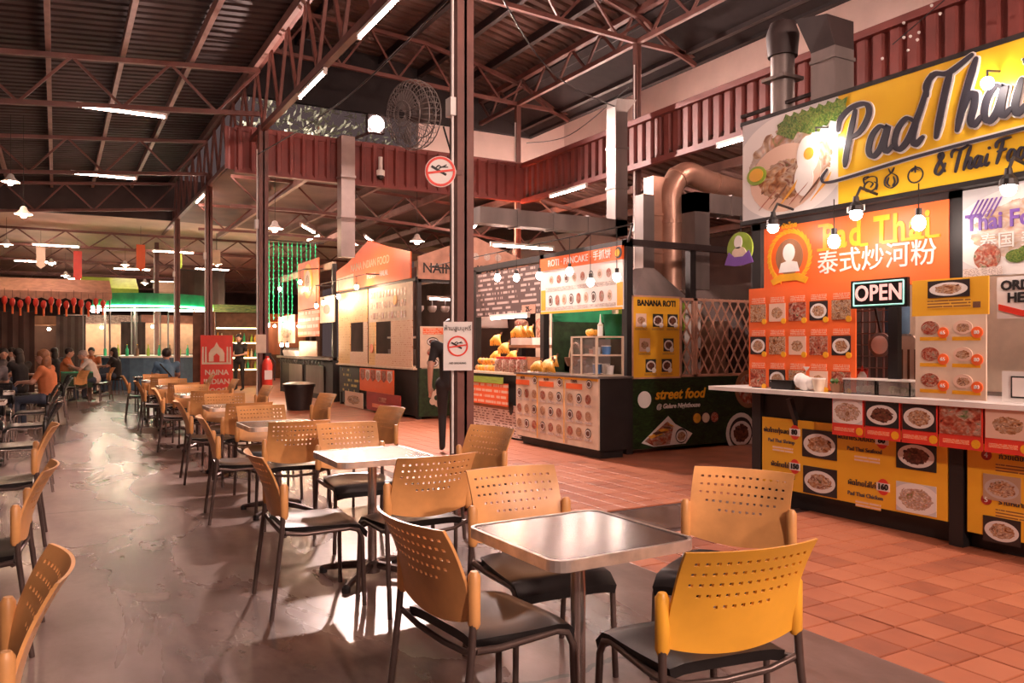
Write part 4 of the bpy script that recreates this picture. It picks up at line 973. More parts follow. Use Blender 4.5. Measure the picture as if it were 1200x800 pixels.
o = thing('sauce_bottle', 'white sauce bottle standing on the counter in the kitchen window', 'bottle', (XF+.33, 4.27, 1.02)); g = G(); g.lathe([(.035, 0), (.035, .13), (.015, .16)], 12); part('body', g, 'white', o, smooth=40); g = G(); g.lathe([(.014, .16), (.005, .21)], 10); part('nozzle', g, 'red', o)
o = thing('apron', 'pale striped apron hanging in the kitchen right of the dark post', 'apron', (XF+1.15, 4.42, 1.1)); g = G(); g.plate([(-.16, -.05), (.16, -.05), (.14, .3), (.07, .38), (-.07, .38), (-.14, .3)], -.02, .02); part('bib', g, 'cream', o, rz=FX)
for k in range(4): g = G(); g.box(-.11+.065*k, -.09+.065*k, -.026, -.02, -.02, .26); part('stripe', g, 'brown', o, rz=FX)
o = thing('water_bottle', 'big bluish water bottle above the hanging apron', 'bottle', (XF+1.3, 4.62, 1.5)); g = G(); g.lathe([(.1, 0), (.11, .02), (.11, .26), (.04, .33), (.03, .36)], 16); part('body', g, 'cloth_blue', o, smooth=40); g = G(); g.lathe([(.12, -.5), (.12, 0)], 14); part('stand', g, 'galv', o)
o = thing('red_canister', 'red canister on the bench inside the dark kitchen window', 'canister', (XF+.5, 4.40, 1.02)); g = G(); g.lathe([(.05, 0), (.05, .16)], 14); part('body', g, 'red', o, smooth=40); g = G(); g.lathe([(.052, .16), (.052, .18)], 14); part('lid', g, 'dark_red', o)
o = thing('wire_rack', 'dark wire rack standing behind the hanging pan', 'rack', (XF+.75, 4.60, .95))
for k in range(9): g = G(); g.box(-.01, .01, -.3+.07*k-.004, -.3+.07*k+.004, 0, .9); part('wire', g, 'steel_pale', o)
for k in range(9): g = G(); g.box(-.012, .012, -.32, .3, .05+.1*k-.004, .05+.1*k+.004); part('wire', g, 'steel_pale', o)
o = thing('food_steamer', 'steel steamer with pots in the kitchen beyond the white price menu', 'steamer', (XF+.9, 2.55, .95)); g = G(); g.lathe([(.2, 0), (.2, .3), (.15, .36)], 18); part('pot', g, 'galv', o, smooth=40); g = G(); g.lathe([(.17, .36), (.05, .46), (.02, .5)], 18); part('lid', g, 'galv', o, smooth=40)
o = board('paper_notice', 'small white framed notice on the counter beyond the price menu', 'notice', (XF-.1, 2.75, 1.13), FX, .32, .2, 'white', .01); bl(o, [(-.1, -.07), (.1, -.07), (.1, .07), (-.1, .07)], 'black', 'frame_line'); bl(o, [(-.09, -.06), (.09, -.06), (.09, .06), (-.09, .06)], 'white', 'inner_sheet', .006)
o = thing('fairy_lights', 'twig of tiny white fairy lights trailing over the red fascia', 'string lights', (8.2, 5.6, 5.0))
wire = []
for k in range(34):
    t = k/33; y, z = -2.2*t+random.uniform(-.15, .15), -.25+1.0*t+random.uniform(-.2, .2); wire.append((-.1, -2.2*t, -.25+1.0*t))
    g = G(); g.ball((-.1, y, z), .018, 5, 4); part('light', g, 'white', o)
g = G(); g.tube(wire, .006, 4); part('wire', g, 'black', o)
# ================================================================ ROTI STALL
def stall(name, label, x, y):
    s = thing(name, label, 'stall', (x, y, 0))
    def add(n, x0, x1, y0, y1, z0, z1, mat, lab=None):
        g = G(); g.box(x0-x, x1-x, y0-y, y1-y, z0, z1); return part(n, g, mat, s, label=lab)
    return s, add
s, A = stall('food_stall', 'black framed banana roti stall with lattice gates and a green side board', 6.4, 9.0)
A('counter', 5.74, 6.2, 7.9, 9.85, .1, .985, 'black'); A('countertop', 5.70, 6.25, 7.86, 9.9, .985, 1.01, 'galv'); A('plinth', 5.8, 6.15, 7.95, 9.8, 0, .1, 'black')
for x, y in ((6.38, 8.15), (6.38, 10.15), (8.7, 8.15), (7.5, 8.2)): A('post', x-.05, x+.05, y-.05, y+.05, 0 if x != 7.5 else 2.02, 2.75, 'black')
A('front_beam', 6.33, 6.43, 8.1, 12.4, 2.66, 2.75, 'black'); A('side_beam', 6.33, 8.75, 8.1, 8.2, 2.68, 2.76, 'steel_dark')
A('side_body', 6.42, 8.65, 8.14, 8.5, .1, .95, 'black'); A('rear_wall', 8.7, 8.76, 8.1, 11.9, 0, 2.3, 'dark_wall'); A('back_panel', 7.7, 7.75, 8.6, 10.1, .95, 1.6, 'dark_green'); A('green_screen', 7.72, 7.76, 8.6, 10.1, 1.6, 2.0, 'lime', 'pale green screen at the back')
A('inner_bench', 7.2, 8.6, 8.7, 10, 0, .95, 'galv'); A('partition', 6.5, 8.7, 10.1, 10.14, 0, 1.75, 'dark_green', 'dark green partition wall'); A('partition_top', 6.5, 8.7, 10.1, 10.14, 1.75, 2.6, 'green', 'green upper partition wall')
g = G(); g.add([(-.5,-.4,0),(.5,-.4,0),(.5,.4,0),(-.5,.4,0),(-.1,-.1,.45),(.1,-.1,.45),(.1,.1,.45),(-.1,.1,.45)], [(0,1,5,4),(1,2,6,5),(2,3,7,6),(3,0,4,7),(4,5,6,7),(3,2,1,0)])
o = thing('range_hood', 'pyramid metal range hood above the banana roti board', 'hood', (7.35, 9.0, 2.05)); part('canopy', g, 'galv', o); g = G(); g.box(-.1, .1, -.1, .1, .45, 1.5); part('flue', g, 'galv', o); g = G(); g.box(-.52, .52, -.42, .42, -.05, 0); part('lip', g, 'galv', o)
# counter front menu
b, U, Z = panel('white counter-front menu with rows of small dish photos on the roti stall', 9.85, 7.86, .12, .99, 'cream', 5.73, .02)
for c, (x0, n_) in enumerate(((-.98, 3), (-.36, 3), (.30, 3))):
    pic(b, x0+.17, .32, .36, .07, 'orange', 'heading', .004); text(b, ['ROTI', 'ROTI', 'CREPE'][c], x0+.17, .385, .05, 'brown', 'heading_text', bold=.001)
    for r in range(3):
        for k in range(3):
            pic(b, x0+.08+.2*k, .17-.21*r, .115, .12, ['food_dark', 'food_red', 'food_full'][(r+k+c)%3], shape='disc'); pic(b, x0+.08+.2*k, .085-.21*r, .14, .03, 'print_white', 'dish_name', .003)
    pic(b, x0+.5, .36, .11, .11, 'food_dark', shape='disc')
    if c: bl(b, [(x0-.055, -.42), (x0-.045, -.42), (x0-.045, .42), (x0-.055, .42)], 'gold', 'divider')
bl(b, [(-.99, .40), (.99, .40), (.99, .43), (-.99, .43)], 'gold', 'top_band', .001, .003)
# sign over the counter
b, U, Z = panel('lit roti pancake sign with an orange heading and white menu rows', 10.15, 8.16, 1.86, 2.50, 'white', 6.34, .03, 'signboard', 'sign')
pic(b, 0, -.305, 1.98, .03, 'gold', 'edge_band', .004); pic(b, -.92, -.12, .12, .3, 'yellow', 'edge_block', .004); pic(b, .94, -.12, .12, .3, 'yellow', 'edge_block', .004)
for k in range(9): pic(b, -.72+.18*k, -.13, .1, .15, ['food_dark', 'food_red', 'food_cream'][k%3], shape='disc')
for k in range(8): pic(b, -.7+.2*k, .17, .1, .12, ['food_cream', 'food_red', 'food_dark'][k%3], shape='disc')
pic(b, 0, .03, 1.7, .06, 'print_white', 'small_print', .003); pic(b, 0, -.25, 1.7, .05, 'print_white', 'small_print', .003)
b, U, Z = panel('orange heading strip reading pancake above the roti menu', 10.15, 8.16, 2.50, 2.68, 'orange', 6.33, .035, 'signboard', 'sign')
text(b, 'ROTI · PANCAKE · 手抓饼', .0, 0, .135, 'white', bold=.0006); bl(b, circ(.075, 18, .93, 0), 'black', 'badge'); bl(b, circ(.05, 16, .915, 0), 'gold', 'moon', .008)
# side boards
b = board('menu_board', 'dark green street food board with dishes on the stall side', 'menu board', (7.52, 8.13, .51), 0, 2.25, .92, 'herb_print', .02)
bl(b, circ(.11, 22, -.90, .18), 'white', 'round_badge')
text(b, 'street food', -.72, .235, .19, 'gold', 'lettering', 'LEFT', .005, .25); text(b, '@ Galare Nighthouse', -.70, .08, .085, 'white', 'lettering', 'LEFT', .002, .25)
def dish(x, z, r, m1, m2, n='dish'): bl(b, circ(r, 24, x, z), m1, 'plate'); bl(b, circ(r*.78, 24, x, z), m2, 'food', .010)
dish(.98, .27, .27, 'wood', 'food_red'); dish(.82, -.34, .28, 'white', 'food_dark')
for x, m_ in ((.0, 'banana'), (.16, 'cream'), (.32, 'food_red')): dish(x, -.1, .085, 'steel_dark', m_)
bl(b, [(-.95, -.38), (-.5, -.05), (-.38, -.16), (-.08, -.3), (-.2, -.43), (-.75, -.44)], 'white', 'wrap_paper'); 
bl(b, [(-.9, -.36), (-.52, -.12), (-.42, -.2), (-.48, -.42), (-.75, -.43)], 'food_red', 'kebab', .010); bl(b, circ(.1, 16, -.28, -.32), 'food_plate', 'dip_bowl', .012)
for k in range(5): bl(b, [(-.85+.08*k, -.30+.04*k), (-.80+.08*k, -.33+.04*k), (-.6+.05*k, -.28+.02*k), (-.64+.05*k, -.25+.02*k)], 'brown' if k%2 else 'banana', 'strip', .014+.001*k)
b = board('menu_board', 'yellow banana roti board with seven dish photos', 'menu board', (6.82, 8.12, 1.50), 0, .80, 1.05, 'yellow', .02)
text(b, 'BANANA ROTI', 0, .44, .105, 'black', bold=.004, sx=.92)
for x, z in ((-.26, .22), (.02, .22), (.27, .22), (-.2, -.1), (.2, -.1), (-.1, -.37), (.17, -.37)):
    pic(b, x, z, .17, .17, 'food_dark' if x > -.15 else 'food_cream'); pic(b, x+.05, z-.06, .07, .07, 'white', 'price_dot', .009, 'disc'); pic(b, x, z-.115, .2, .03, 'print_small', 'dish_name', .002)
g = G()
for q in ((-.41, -.39, -.03, .01, -.54, .54), (.39, .41, -.03, .01, -.54, .54), (-.41, .41, -.03, .01, .52, .54), (-.41, .41, -.03, .01, -.54, -.52)): g.box(*q)
part('frame', g, 'pink_wood', b)
def lattice(x0, x1, lab):
    o = thing('lattice_gate', lab, 'gate', ((x0+x1)/2, 8.13, .97)); w = (x1-x0)/2; h = 1.06; g = G()
    for q in ((-w, -w+.035, -.02, .02, 0, h), (w-.035, w, -.02, .02, 0, h), (-w, w, -.02, .02, h-.035, h), (-w, w, -.02, .02, 0, .035)): g.box(*q)
    part('frame', g, 'pink_wood', o); st_ = .16; n = int((2*w+h/1.7)/st_)+2
    for sgn in (1, -1):
        for k in range(n):
            c = -w-h/1.7+st_*k+.05
            pts = []
            for t in range(41):
                z = h*t/40; x = c+z/1.7
                if -w < x < w: pts.append((sgn*x, z))
            if len(pts) > 3: g = G(); (xa, za), (xb, zb) = pts[0], pts[-1]; g.bar((xa, .008*sgn, za), (xb, .008*sgn, zb), .012, .022); part('slat', g, 'pink_wood', o)
lattice(7.23, 7.50, 'narrow wooden lattice gate beside the banana roti board'); lattice(7.51, 8.64, 'wide wooden lattice gate above the green street food board')
for k, (x, y, w, h, m_, lab) in enumerate(((7.95, 8.95, .5, 1.05, 'white', 'white upright freezer behind the wide lattice gate'), (8.45, 8.8, .3, .8, 'galv_warm', 'metal gas cylinder locker behind the lattice gate'), (7.42, 8.85, .3, .9, 'cream', 'cream cabinet behind the narrow lattice gate'))):
    o = thing('kitchen_cabinet', lab, 'cabinet', (x, y, .95)); g = G(); g.box(-w/2, w/2, -.2, .2, 0, h); part('body', g, m_, o); g = G(); g.box(-w/2+.02, w/2-.02, -.215, -.2, .03, h*.55); part('door', g, m_, o); g = G(); g.box(w/2-.07, w/2-.05, -.24, -.215, .2, .4); part('handle', g, 'black', o)
# goods on the roti counter
def fruit_bunch(lab, loc_, s=1, n=7, rot=0):
    o = thing('banana_bunch', lab, 'bananas', loc_, rot, 'bananas on the fruit stall' if 'piled' in lab else 'bananas on the roti counter')
    for k in range(n):
        a = R(-50+100*k/(n-1)); g = G(); pts = [(.02*math.sin(a)*s, -.02*s, .16*s), (.07*math.sin(a)*s, -.06*s, .14*s), (.15*math.sin(a)*s, -.09*s, .08*s), (.2*math.sin(a)*s, -.08*s, .015*s)]
        g.tube(pts, [.012*s, .022*s, .022*s, .01*s], 7); part('banana', g, 'banana', o, smooth=50)
    g = G(); g.tube([(0, 0, .15*s), (0, .01*s, .2*s)], .014*s, 6); part('stalk', g, 'brown', o)
for i, (x, y, z, s_) in enumerate(((5.95, 9.55, 1.01, 1.0), (6.0, 9.35, 1.01, 1.15), (5.9, 9.15, 1.01, 1.0), (6.15, 9.45, 1.08, 1.0))): fruit_bunch('bunch of yellow bananas heaped on the roti counter', (x, y, z), s_, rot=FX)
o = thing('wicker_basket', 'basket with a tall hoop handle on the roti counter', 'basket', (6.15, 9.0, 1.01)); g = G(); g.lathe([(.11, 0), (.15, .1), (.155, .12)], 16, (0, 0, .1)); part('bowl', g, 'wood', o, smooth=40); g = G(); g.tube([(.0, .15*math.cos(R(a)), .2+.22*math.sin(R(a))) for a in range(0, 181, 15)], .01, 6); part('handle', g, 'cream', o); g = G(); g.lathe([(.08, 0), (.08, .1)], 12); part('stand', g, 'wood', o)
o = thing('display_case', 'small glazed display case with cups on the roti counter', 'display case', (5.97, 8.25, 1.01)); g = G()
for x, y in ((-.2, -.27), (.2, -.27), (-.2, .27), (.2, .27), (-.2, .05)): g.box(x-.012, x+.012, y-.012, y+.012, 0, .5)
for z in (0, .25, .48): g.box(-.21, .21, -.28, .28, z, z+.02)
part('frame', g, 'cream', o)
for y0, y1 in ((-.26, .04), (.06, .26)): g = G(); g.box(-.203, -.198, y0, y1, .02, .48); part('pane', g, 'glass', o)
for k, (y, z, m_, r, h) in enumerate(((-.15, .02, 'white', .05, .1), (-.02, .02, 'white', .05, .12), (.15, .02, 'blue', .06, .12), (-.12, .27, 'blue', .06, .1), (.12, .27, 'pink_wood', .06, .06), (.0, .27, 'white', .05, .08))):
    q = thing('food_tub', '%s plastic tub inside the glazed display case, %s shelf' % ({'white': 'white', 'blue': 'blue', 'pink_wood': 'brown'}[m_], 'upper' if z > .1 else 'lower'), 'tub', (5.98+random.uniform(-.05, .1), 8.2+y, 1.01+z), 0, 'tubs in the display case'); g = G(); g.lathe([(r*.85, 0), (r, h)], 12); part('cup', g, m_, q, smooth=40); g = G(); g.lathe([(r*1.05, h), (r*1.05, h+.012)], 12); part('lid', g, 'white', q)
o = thing('squeeze_bottle', 'white squeeze bottle standing on the display case', 'bottle', (6.0, 8.22, 1.512)); g = G(); g.lathe([(.035, 0), (.035, .14), (.012, .18), (.004, .28)], 12); part('body', g, 'white', o, smooth=40); g = G(); g.lathe([(.037, .13), (.037, .15)], 12); part('collar', g, 'cream', o)
lump('yellow_cloth', 'crumpled yellow cloth on top of the display case', 'cloth', (6.0, 8.42, 1.512), (.07, .09, .1), 'banana')
o = thing('green_bucket', 'bright green plastic bin on the shelf inside the roti stall', 'bin', (6.78, 8.98, 1.48)); g = G(); g.lathe([(.11, 0), (.14, .32)], 18); part('body', g, 'green', o, smooth=40); g = G(); g.lathe([(.15, .32), (.15, .35)], 18); part('rim', g, 'green', o)
g = G(); g.box(-.2, .2, -.2, .2, -.5, 0); part('stand', g, 'galv', o)
for k in range(5):
    y = 8.62+.085*k; o = thing('steel_pot', 'small metal pot with a lid in the row on the roti counter', 'pot', (6.1, y, 1.01), 0, 'pots on the roti counter'); g = G(); h = .1+.04*(k%3); g.lathe([(.04, 0), (.045, h)], 12); part('body', g, 'galv', o, smooth=40); g = G(); g.lathe([(.047, h), (.02, h+.02), (.01, h+.035)], 12); part('lid', g, 'black', o)
# ================================================================ FRUIT STALL
s, A = stall('fruit_stall', 'fruit drink stall with bananas under a chalkboard style menu', 6.2, 11.0)
A('counter', 5.9, 6.6, 9.95, 11.7, 0, .95, 'black'); A('countertop', 5.86, 6.65, 9.93, 11.75, .95, .985, 'cream'); A('rear_wall', 7.6, 7.65, 10, 12.4, 0, 2.4, 'cream'); A('post', 6.33, 6.43, 12.3, 12.4, 0, 2.7, 'black'); A('shelf', 6.7, 7.0, 10.1, 12.2, 1.0, 1.2, 'wood'); A('upper_shelf', 6.9, 7.2, 10.1, 12.2, 1.35, 1.4, 'wood')
b, U, Z = panel('dark chalkboard style menu sign covered in rows of pale writing', 12.35, 10.2, 1.88, 2.62, 'print_chalk', 6.36, .03, 'signboard', 'sign')
pic(b, .75, -.3, .4, .14, 'pink_wood', 'price_tag', .01); text(b, '25.-', .75, -.3, .11, 'black', bold=.002, lift=.01)
b, U, Z = panel('orange red drinks board hung on the fruit stall counter', 11.65, 10.3, .48, .82, 'print_orange', 5.84, .02, 'menu_board', 'menu board'); pic(b, 0, .21, 1.1, .1, 'lime', 'heading', .01)
b, U, Z = panel('white printed menu sheet on the lower front of the fruit stall', 11.65, 9.98, .03, .50, 'print_white', 5.88, .015, 'menu_board', 'menu board'); pic(b, -.1, .2, 1.2, .08, 'wood', 'heading', .004); pic(b, .55, .2, .13, .2, 'black', 'price_dot', .006, 'disc')
for i in range(10):
    fruit_bunch('bunch of yellow bananas piled on the fruit stall', (6.25+.1*(i%3), 11.55-.09*i if i < 7 else 10.6, .985+.13*(i%4) if i < 7 else 1.5), 1.15, 6, FX); 
for i in range(16):
    y, z = 11.6-.11*(i%8), 1.03+.11*(i//8)
    o = thing('mango', 'ripe orange mango in the heap on the fruit stall counter', 'mango', (6.0+.05*(i//8), y, z), 0, 'mangoes on the fruit counter'); g = G(); g.ball((0, 0, 0), (.05, .06, .05), 8, 6); part('flesh', g, 'banana' if i%3 else 'orange_plastic', o, smooth=60); g = G(); g.tube([(0, 0, .045), (0, .01, .065)], .006, 5); part('stem', g, 'brown', o)
for i, y in enumerate((10.85, 10.62, 10.4, 10.18)):
    o = thing('glass_jar', 'squat glass jar of dried fruit on the fruit counter', 'jar', (6.0, y, .986), 0, 'jars on the fruit counter'); g = G(); g.lathe([(.08, 0), (.085, .02), (.085, .17), (.06, .2)], 14); part('body', g, 'goods', o, smooth=40); g = G(); g.lathe([(.065, .2), (.065, .23)], 14); part('lid', g, 'red', o)
for i, y in enumerate((11.9, 11.2, 10.7)):
    o = thing('juice_dispenser', 'pale juice machine on the back shelf of the fruit stall', 'machine', (7.0, y, 1.4), 0, 'machines on the fruit stall shelf'); g = G(); g.box(-.12, .12, -.15, .15, 0, .12); part('base', g, 'white', o); g = G(); g.lathe([(.1, .12), (.12, .4), (.06, .44)], 14); part('jug', g, 'goods', o, smooth=40)
TLc = copy_tree(TL); TLc.location = (6.3, 11.1, 1.84); TLc.rotation_euler = (0, 0, R(90)); TLc['label'] = 'fluorescent tube light under the chalkboard sign'; TLc['group'] = 'stall tube lights'
# ================================================================ GABLED INDIAN FOOD STALL
s, A = stall('food_stall', 'Indian food stall with an orange gabled sign and yellow menu walls', 5.9, 16.0)
A('counter', 5.9, 6.4, 13.9, 18.5, .05, .93, 'black'); A('countertop', 5.80, 6.45, 13.85, 18.6, .93, .965, 'cream'); A('rear_wall', 8.2, 8.25, 13.9, 18.5, 0, 2.6, 'dark_wall'); A('bench', 7.0, 8.1, 14.2, 18, 0, .95, 'galv')
for y in (13.87, 16.4, 18.5): A('post', 5.88, 5.96, y-.04, y+.04, 0, 2.65, 'black')
A('side_post', 8.15, 8.25, 13.83, 13.93, 0, 2.65, 'black'); A('eave_beam', 5.84, 5.96, 13.85, 18.55, 2.60, 2.68, 'black'); A('side_beam', 5.9, 8.25, 13.83, 13.9, 2.58, 2.66, 'black')
g = G(); g.plate([(-2.28, 0), (2.28, 0), (2.28, .5), (1.1, .72), (0, .98), (-.5, .86), (-1.4, .62), (-2.28, .48)], -.03, 0)
b = part('signboard', g, 'orange', None, (5.82, 16.25, 2.66), FX); T[b.name] = .03; tag(b, 'orange gabled sign with faded white lettering over the Indian stall', 'sign')
text(b, 'NAINA INDIAN FOOD', 0, .46, .24, 'cream'); text(b, 'INDIAN  ·  HALAL', .5, .2, .16, 'led_pink'); bl(b, [(-2.25, .02), (-1.0, .02), (-1.0, .34), (-2.25, .3)], 'cream', 'pale_panel', .001, .004)
b = part('signboard', G().plate([(-1.2, 0), (1.2, 0), (1.2, .42), (0, .86), (-1.2, .42)], -.03, 0), 'pink_wood', None, (7.08, 13.82, 2.64)); T[b.name] = .03; tag(b, 'grey gabled sign with dark Naina Indian lettering on the stall side', 'sign')
text(b, 'NAINA INDIAN', -1.12, .2, .27, 'black', align='LEFT', bold=.002); 
for k in range(5): bl(b, circ(.07, 12, -.5+.25*k, .48), 'print_white', 'ornament')
def mb(lab, yl, yr, z0, z1, mat, x=5.84, **k): return panel(lab, yl, yr, z0, z1, mat, x, .02, **k)[0]
b = mb('cream menu wall with rows of dish photos left of the stall post', 18.45, 16.45, 1.9, 2.6, 'print_yellow')
b = mb('cream menu wall with three rows of tiny dish photos right of the post', 16.35, 13.95, 1.88, 2.6, 'cream')
for r in range(3):
    for k in range(12): pic(b, -1.02+.17*k, .2-.22*r, .1, .13, ['food_red', 'food_full', 'food_cream'][(k+r)%3])
bl(b, circ(.1, 16, .35, .05), 'gold', 'badge', .008)
mb('yellow printed menu strip left of the first serving hatch', 18.45, 17.6, .97, 1.9, 'print_yellow'); b = mb('yellow menu strip with a chilli drawing between the two hatches', 16.35, 15.95, .97, 1.88, 'print_yellow'); bl(b, circ(.1, 14, 0, -.1), 'orange', 'badge')
mb('pale printed menu strip between hatch and stall post', 16.7, 16.46, .97, 1.9, 'print_cream'); mb('pale printed menu sheet right of the second hatch', 15.05, 13.95, .97, 1.88, 'print_cream')
mb('pale menu sheet below the first serving hatch', 17.6, 16.7, .97, 1.25, 'print_cream'); mb('pale menu sheet below the second serving hatch', 15.95, 15.05, .97, 1.22, 'print_cream')
b = mb('orange food banner sagging over the front of the Indian stall counter', 16.7, 14.7, .42, .90, 'orange', 5.76); 
for k in range(6): pic(b, -.8+.32*k, .1, .26, .24, 'food_pale' if k%2 else 'food_red', shape='tag')
mb('dark panel with yellow graffiti at the end of the Indian counter', 18.45, 17.0, .3, .88, 'graffiti', 5.86)
b = mb('dark red sandwich board leaning low against the Indian counter', 16.2, 14.3, .04, .42, 'dark_red', 5.74); text(b, 'CURRY', 0, .05, .14, 'pink_wood'); pic(b, 0, -.08, 1.2, .08, 'print_orange', 'small_print', .003)
mb('pale folded poster leaning at the foot of the counter', 17.6, 16.4, .03, .36, 'food_cream', 5.72, name='food_poster', cat='poster')
b = board('menu_poster', 'pink poster of round curry dishes on the side of the Indian stall', 'poster', (6.4, 13.82, 1.36), 0, .95, .78, 'cream', .015)
for r in range(3):
    for k in range(2): pic(b, -.22+.42*k, .1-.2*r, .24, .17, 'food_red' if (r+k)%2 else 'food_dark', shape='disc')
pic(b, 0, .3, .85, .12, 'print_orange', 'heading', .004)
b = board('graffiti_panel', 'dark green graffiti panel with a white flower under the curry poster', 'panel', (7.0, 13.82, .5), 0, 2.2, .9, 'dark_green', .02)
for k in range(5): a = R(72*k); bl(b, circ(.07, 12, -.75+.09*math.cos(a), -.1+.11*math.sin(a)), 'cream', 'petal', .002+.001*k)
bl(b, circ(.05, 10, -.75, -.1), 'dark_green', 'flower_centre', .012)
TLc = copy_tree(TL); TLc.location = (6.9, 14.4, 2.3); TLc.rotation_euler = (0, 0, R(10)); TLc['label'] = 'fluorescent tube light inside the Indian stall kitchen'; TLc['group'] = 'stall tube lights'
o = thing('range_hood', 'white slanted range hood in the Indian stall kitchen', 'hood', (7.5, 14.6, 1.75)); g = G(); g.add([(-.6,-.3,0),(.6,-.3,0),(.6,.3,0),(-.6,.3,0),(.0,-.2,.5),(.6,-.2,.5),(.6,.3,.5),(.0,.3,.5)], [(0,1,5,4),(1,2,6,5),(2,3,7,6),(3,0,4,7),(4,5,6,7),(3,2,1,0)]); part('canopy', g, 'white', o); g = G(); g.box(.2, .5, -.1, .2, .5, 1.1); part('flue', g, 'galv', o)
for k in range(5):
    o = thing('hanging_pot', 'dark pot hanging from the rail in the Indian kitchen', 'pot', (6.2+.28*k, 14.5, 2.05), 0, 'pots hanging in the Indian kitchen'); g = G(); g.lathe([(.05, 0), (.09, .05), (.09, .12)], 12); part('bowl', g, 'galv', o, smooth=40); g = G(); g.bar((0, 0, .12), (0, 0, .3), .015, .015); part('handle', g, 'black', o)
for (y, z, w) in ((17.15, 1.3, .35), (15.5, 1.25, .4)):
    o = thing('stove_unit', 'grey kitchen shelf unit seen through the %s serving hatch' % ('first' if y > 16 else 'second'), 'shelf', (6.9, y, .95)); g = G(); g.box(-.2, .2, -w, w, 0, .35); part('body', g, 'galv', o); g = G(); g.box(-.22, .22, -w, w, .6, .64); part('shelf', g, 'white', o); g = G(); g.lathe([(.12, .35), (.14, .58)], 12); part('pot', g, 'goods', o)
# ================================================================ BANNER STALL
s, A = stall('food_stall', 'dark counter stall with tall orange banners and hooks along its edge', 5.9, 21.5)
A('counter', 5.92, 6.5, 19.2, 24.4, 0, .98, 'black'); A('countertop', 5.8, 6.55, 19.15, 24.5, 1.02, 1.08, 'galv'); A('rear_wall', 8, 8.05, 19, 24.5, 0, 3.4, 'dark_wall')
for y in (19.2, 24.4): A('post', 5.9, 6.0, y-.05, y+.05, 0, 3.4, 'black')
A('valance', 5.9, 6.0, 19.2, 24.4, 3.3, 3.45, 'cream')
for k in range(16): g = G(); g.tube([(-.1, 2.6-.3*k, 1.0), (-.14, 2.6-.3*k, .93), (-.1, 2.6-.3*k, .88)], .012, 5); part('hook', g, 'black', s)
for yl, yr, lab in ((23.3, 21.9, 'left grey panel on the front of the banner stall counter'), (21.5, 19.9, 'right grey panel on the front of the banner stall counter')): board('grey_placard', lab, 'panel', (5.9, (yl+yr)/2, .5), FX, yl-yr, .72, 'galv', .02)
b = mb('tall orange banner with a glowing yellow dish over the dark counter', 21.95, 19.95, 2.35, 3.62, 'orange', 5.8, name='banner', cat='banner'); bl(b, circ(.42, 20, 0, .1, 1, 1.1), 'gold', 'dish_print'); bl(b, circ(.28, 20, 0, .1), 'food_cream', 'food_print', .01)
b = mb('orange menu banner below the glowing yellow dish banner', 21.95, 19.95, 1.62, 2.33, 'print_orange', 5.8, name='banner', cat='banner')
b = mb('pale pink menu board at the left of the orange banners', 24.2, 22.3, 1.45, 2.25, 'food_cream', 5.8); b = mb('white food board with red chilli print right of the banners', 19.85, 18.65, 1.95, 2.6, 'cream', 5.8); bl(b, circ(.2, 16, 0, .0, 1.3, .6), 'red', 'chilli_print')
b = mb('low pale sneeze guard board on the banner stall counter', 21.9, 20.2, 1.1, 1.5, 'print_cream', 5.82, name='counter_board', cat='panel')
for k in range(6):
    o = thing('food_pot', 'pale serving pot on the banner stall counter', 'pot', (5.98, 23.9-.33*k, 1.08), 0, 'pots on the banner stall counter'); g = G(); g.lathe([(.1, 0), (.14, .12), (.14, .16)], 14); part('body', g, 'white', o, smooth=40); g = G(); g.lathe([(.14, .16), (.08, .22), (.02, .25)], 14); part('lid', g, 'galv', o, smooth=40)
led = thing('light_curtain', 'curtain of green LED strings hanging beside the banner stall', 'string lights', (5.3, 22.6, 4.3))
for k in range(11):
    x = -.15+.13*k; L = 2.3-.1*(k%3) if k < 6 else 1.7-.2*(k%4); y = .06*(k%2)
    w_ = G(); w_.tube([(x, y, 0), (x, y, -L)], .008, 4)
    for q in range(int(L/.12)): w_.ball((x+random.uniform(-.02, .02), y, -.1-.12*q), .022, 5, 3)
    part('led_strand', w_, 'led_green', led)
g = G(); g.bar((-.3, 0, .02), (1.4, 0, .02), .03, .03); part('rail', g, 'steel_dark', led)
o = thing('waste_bin', 'black lidded bin on the tiles before the banner stall', 'bin', (4.55, 17.2, 0)); g = G(); g.lathe([(.25, 0), (.32, .5)], 16); part('body', g, 'black', o, smooth=40); g = G(); g.lathe([(.35, .5), (.35, .56), (.2, .6)], 16); part('lid', g, 'black_gloss', o, smooth=40)
# ================================================================ FAR END: bar, banner, awnings
b = board('stand_banner', 'red roll-up banner reading Naina Indian Food with a white temple', 'banner', (3.03, 18.2, .86), R(-14), .66, 1.5, 'red', .01)
for i, s_ in enumerate(('NAINA', 'INDIAN', 'FOOD')): text(b, s_, 0, -.06-.2*i, .155, 'cream', bold=.004)
bl(b, [(-.16, .18), (.16, .18), (.16, .36), (.12, .44), (.05, .50), (0, .60), (-.05, .50), (-.12, .44), (-.16, .36)], 'cream', 'temple_dome'); bl(b, [(-.06, .18), (.06, .18), (.06, .3), (0, .36), (-.06, .3)], 'red', 'temple_door', .012)
for x in (-.28, -.22, .22, .28): bl(b, [(x-.02, .16), (x+.02, .16), (x+.015, .5), (x-.015, .5)], 'cream', 'minaret')
bl(b, [(-.3, .12), (.3, .12), (.3, .16), (-.3, .16)], 'cream', 'temple_base'); bl(b, [(-.33, -.75), (.33, -.75), (.33, -.56), (0, -.66), (-.33, -.6)], 'food_cream', 'food_print')
g = G(); g.box(-.34, .34, -.1, .1, -.86, -.75); part('foot', g, 'galv', b)
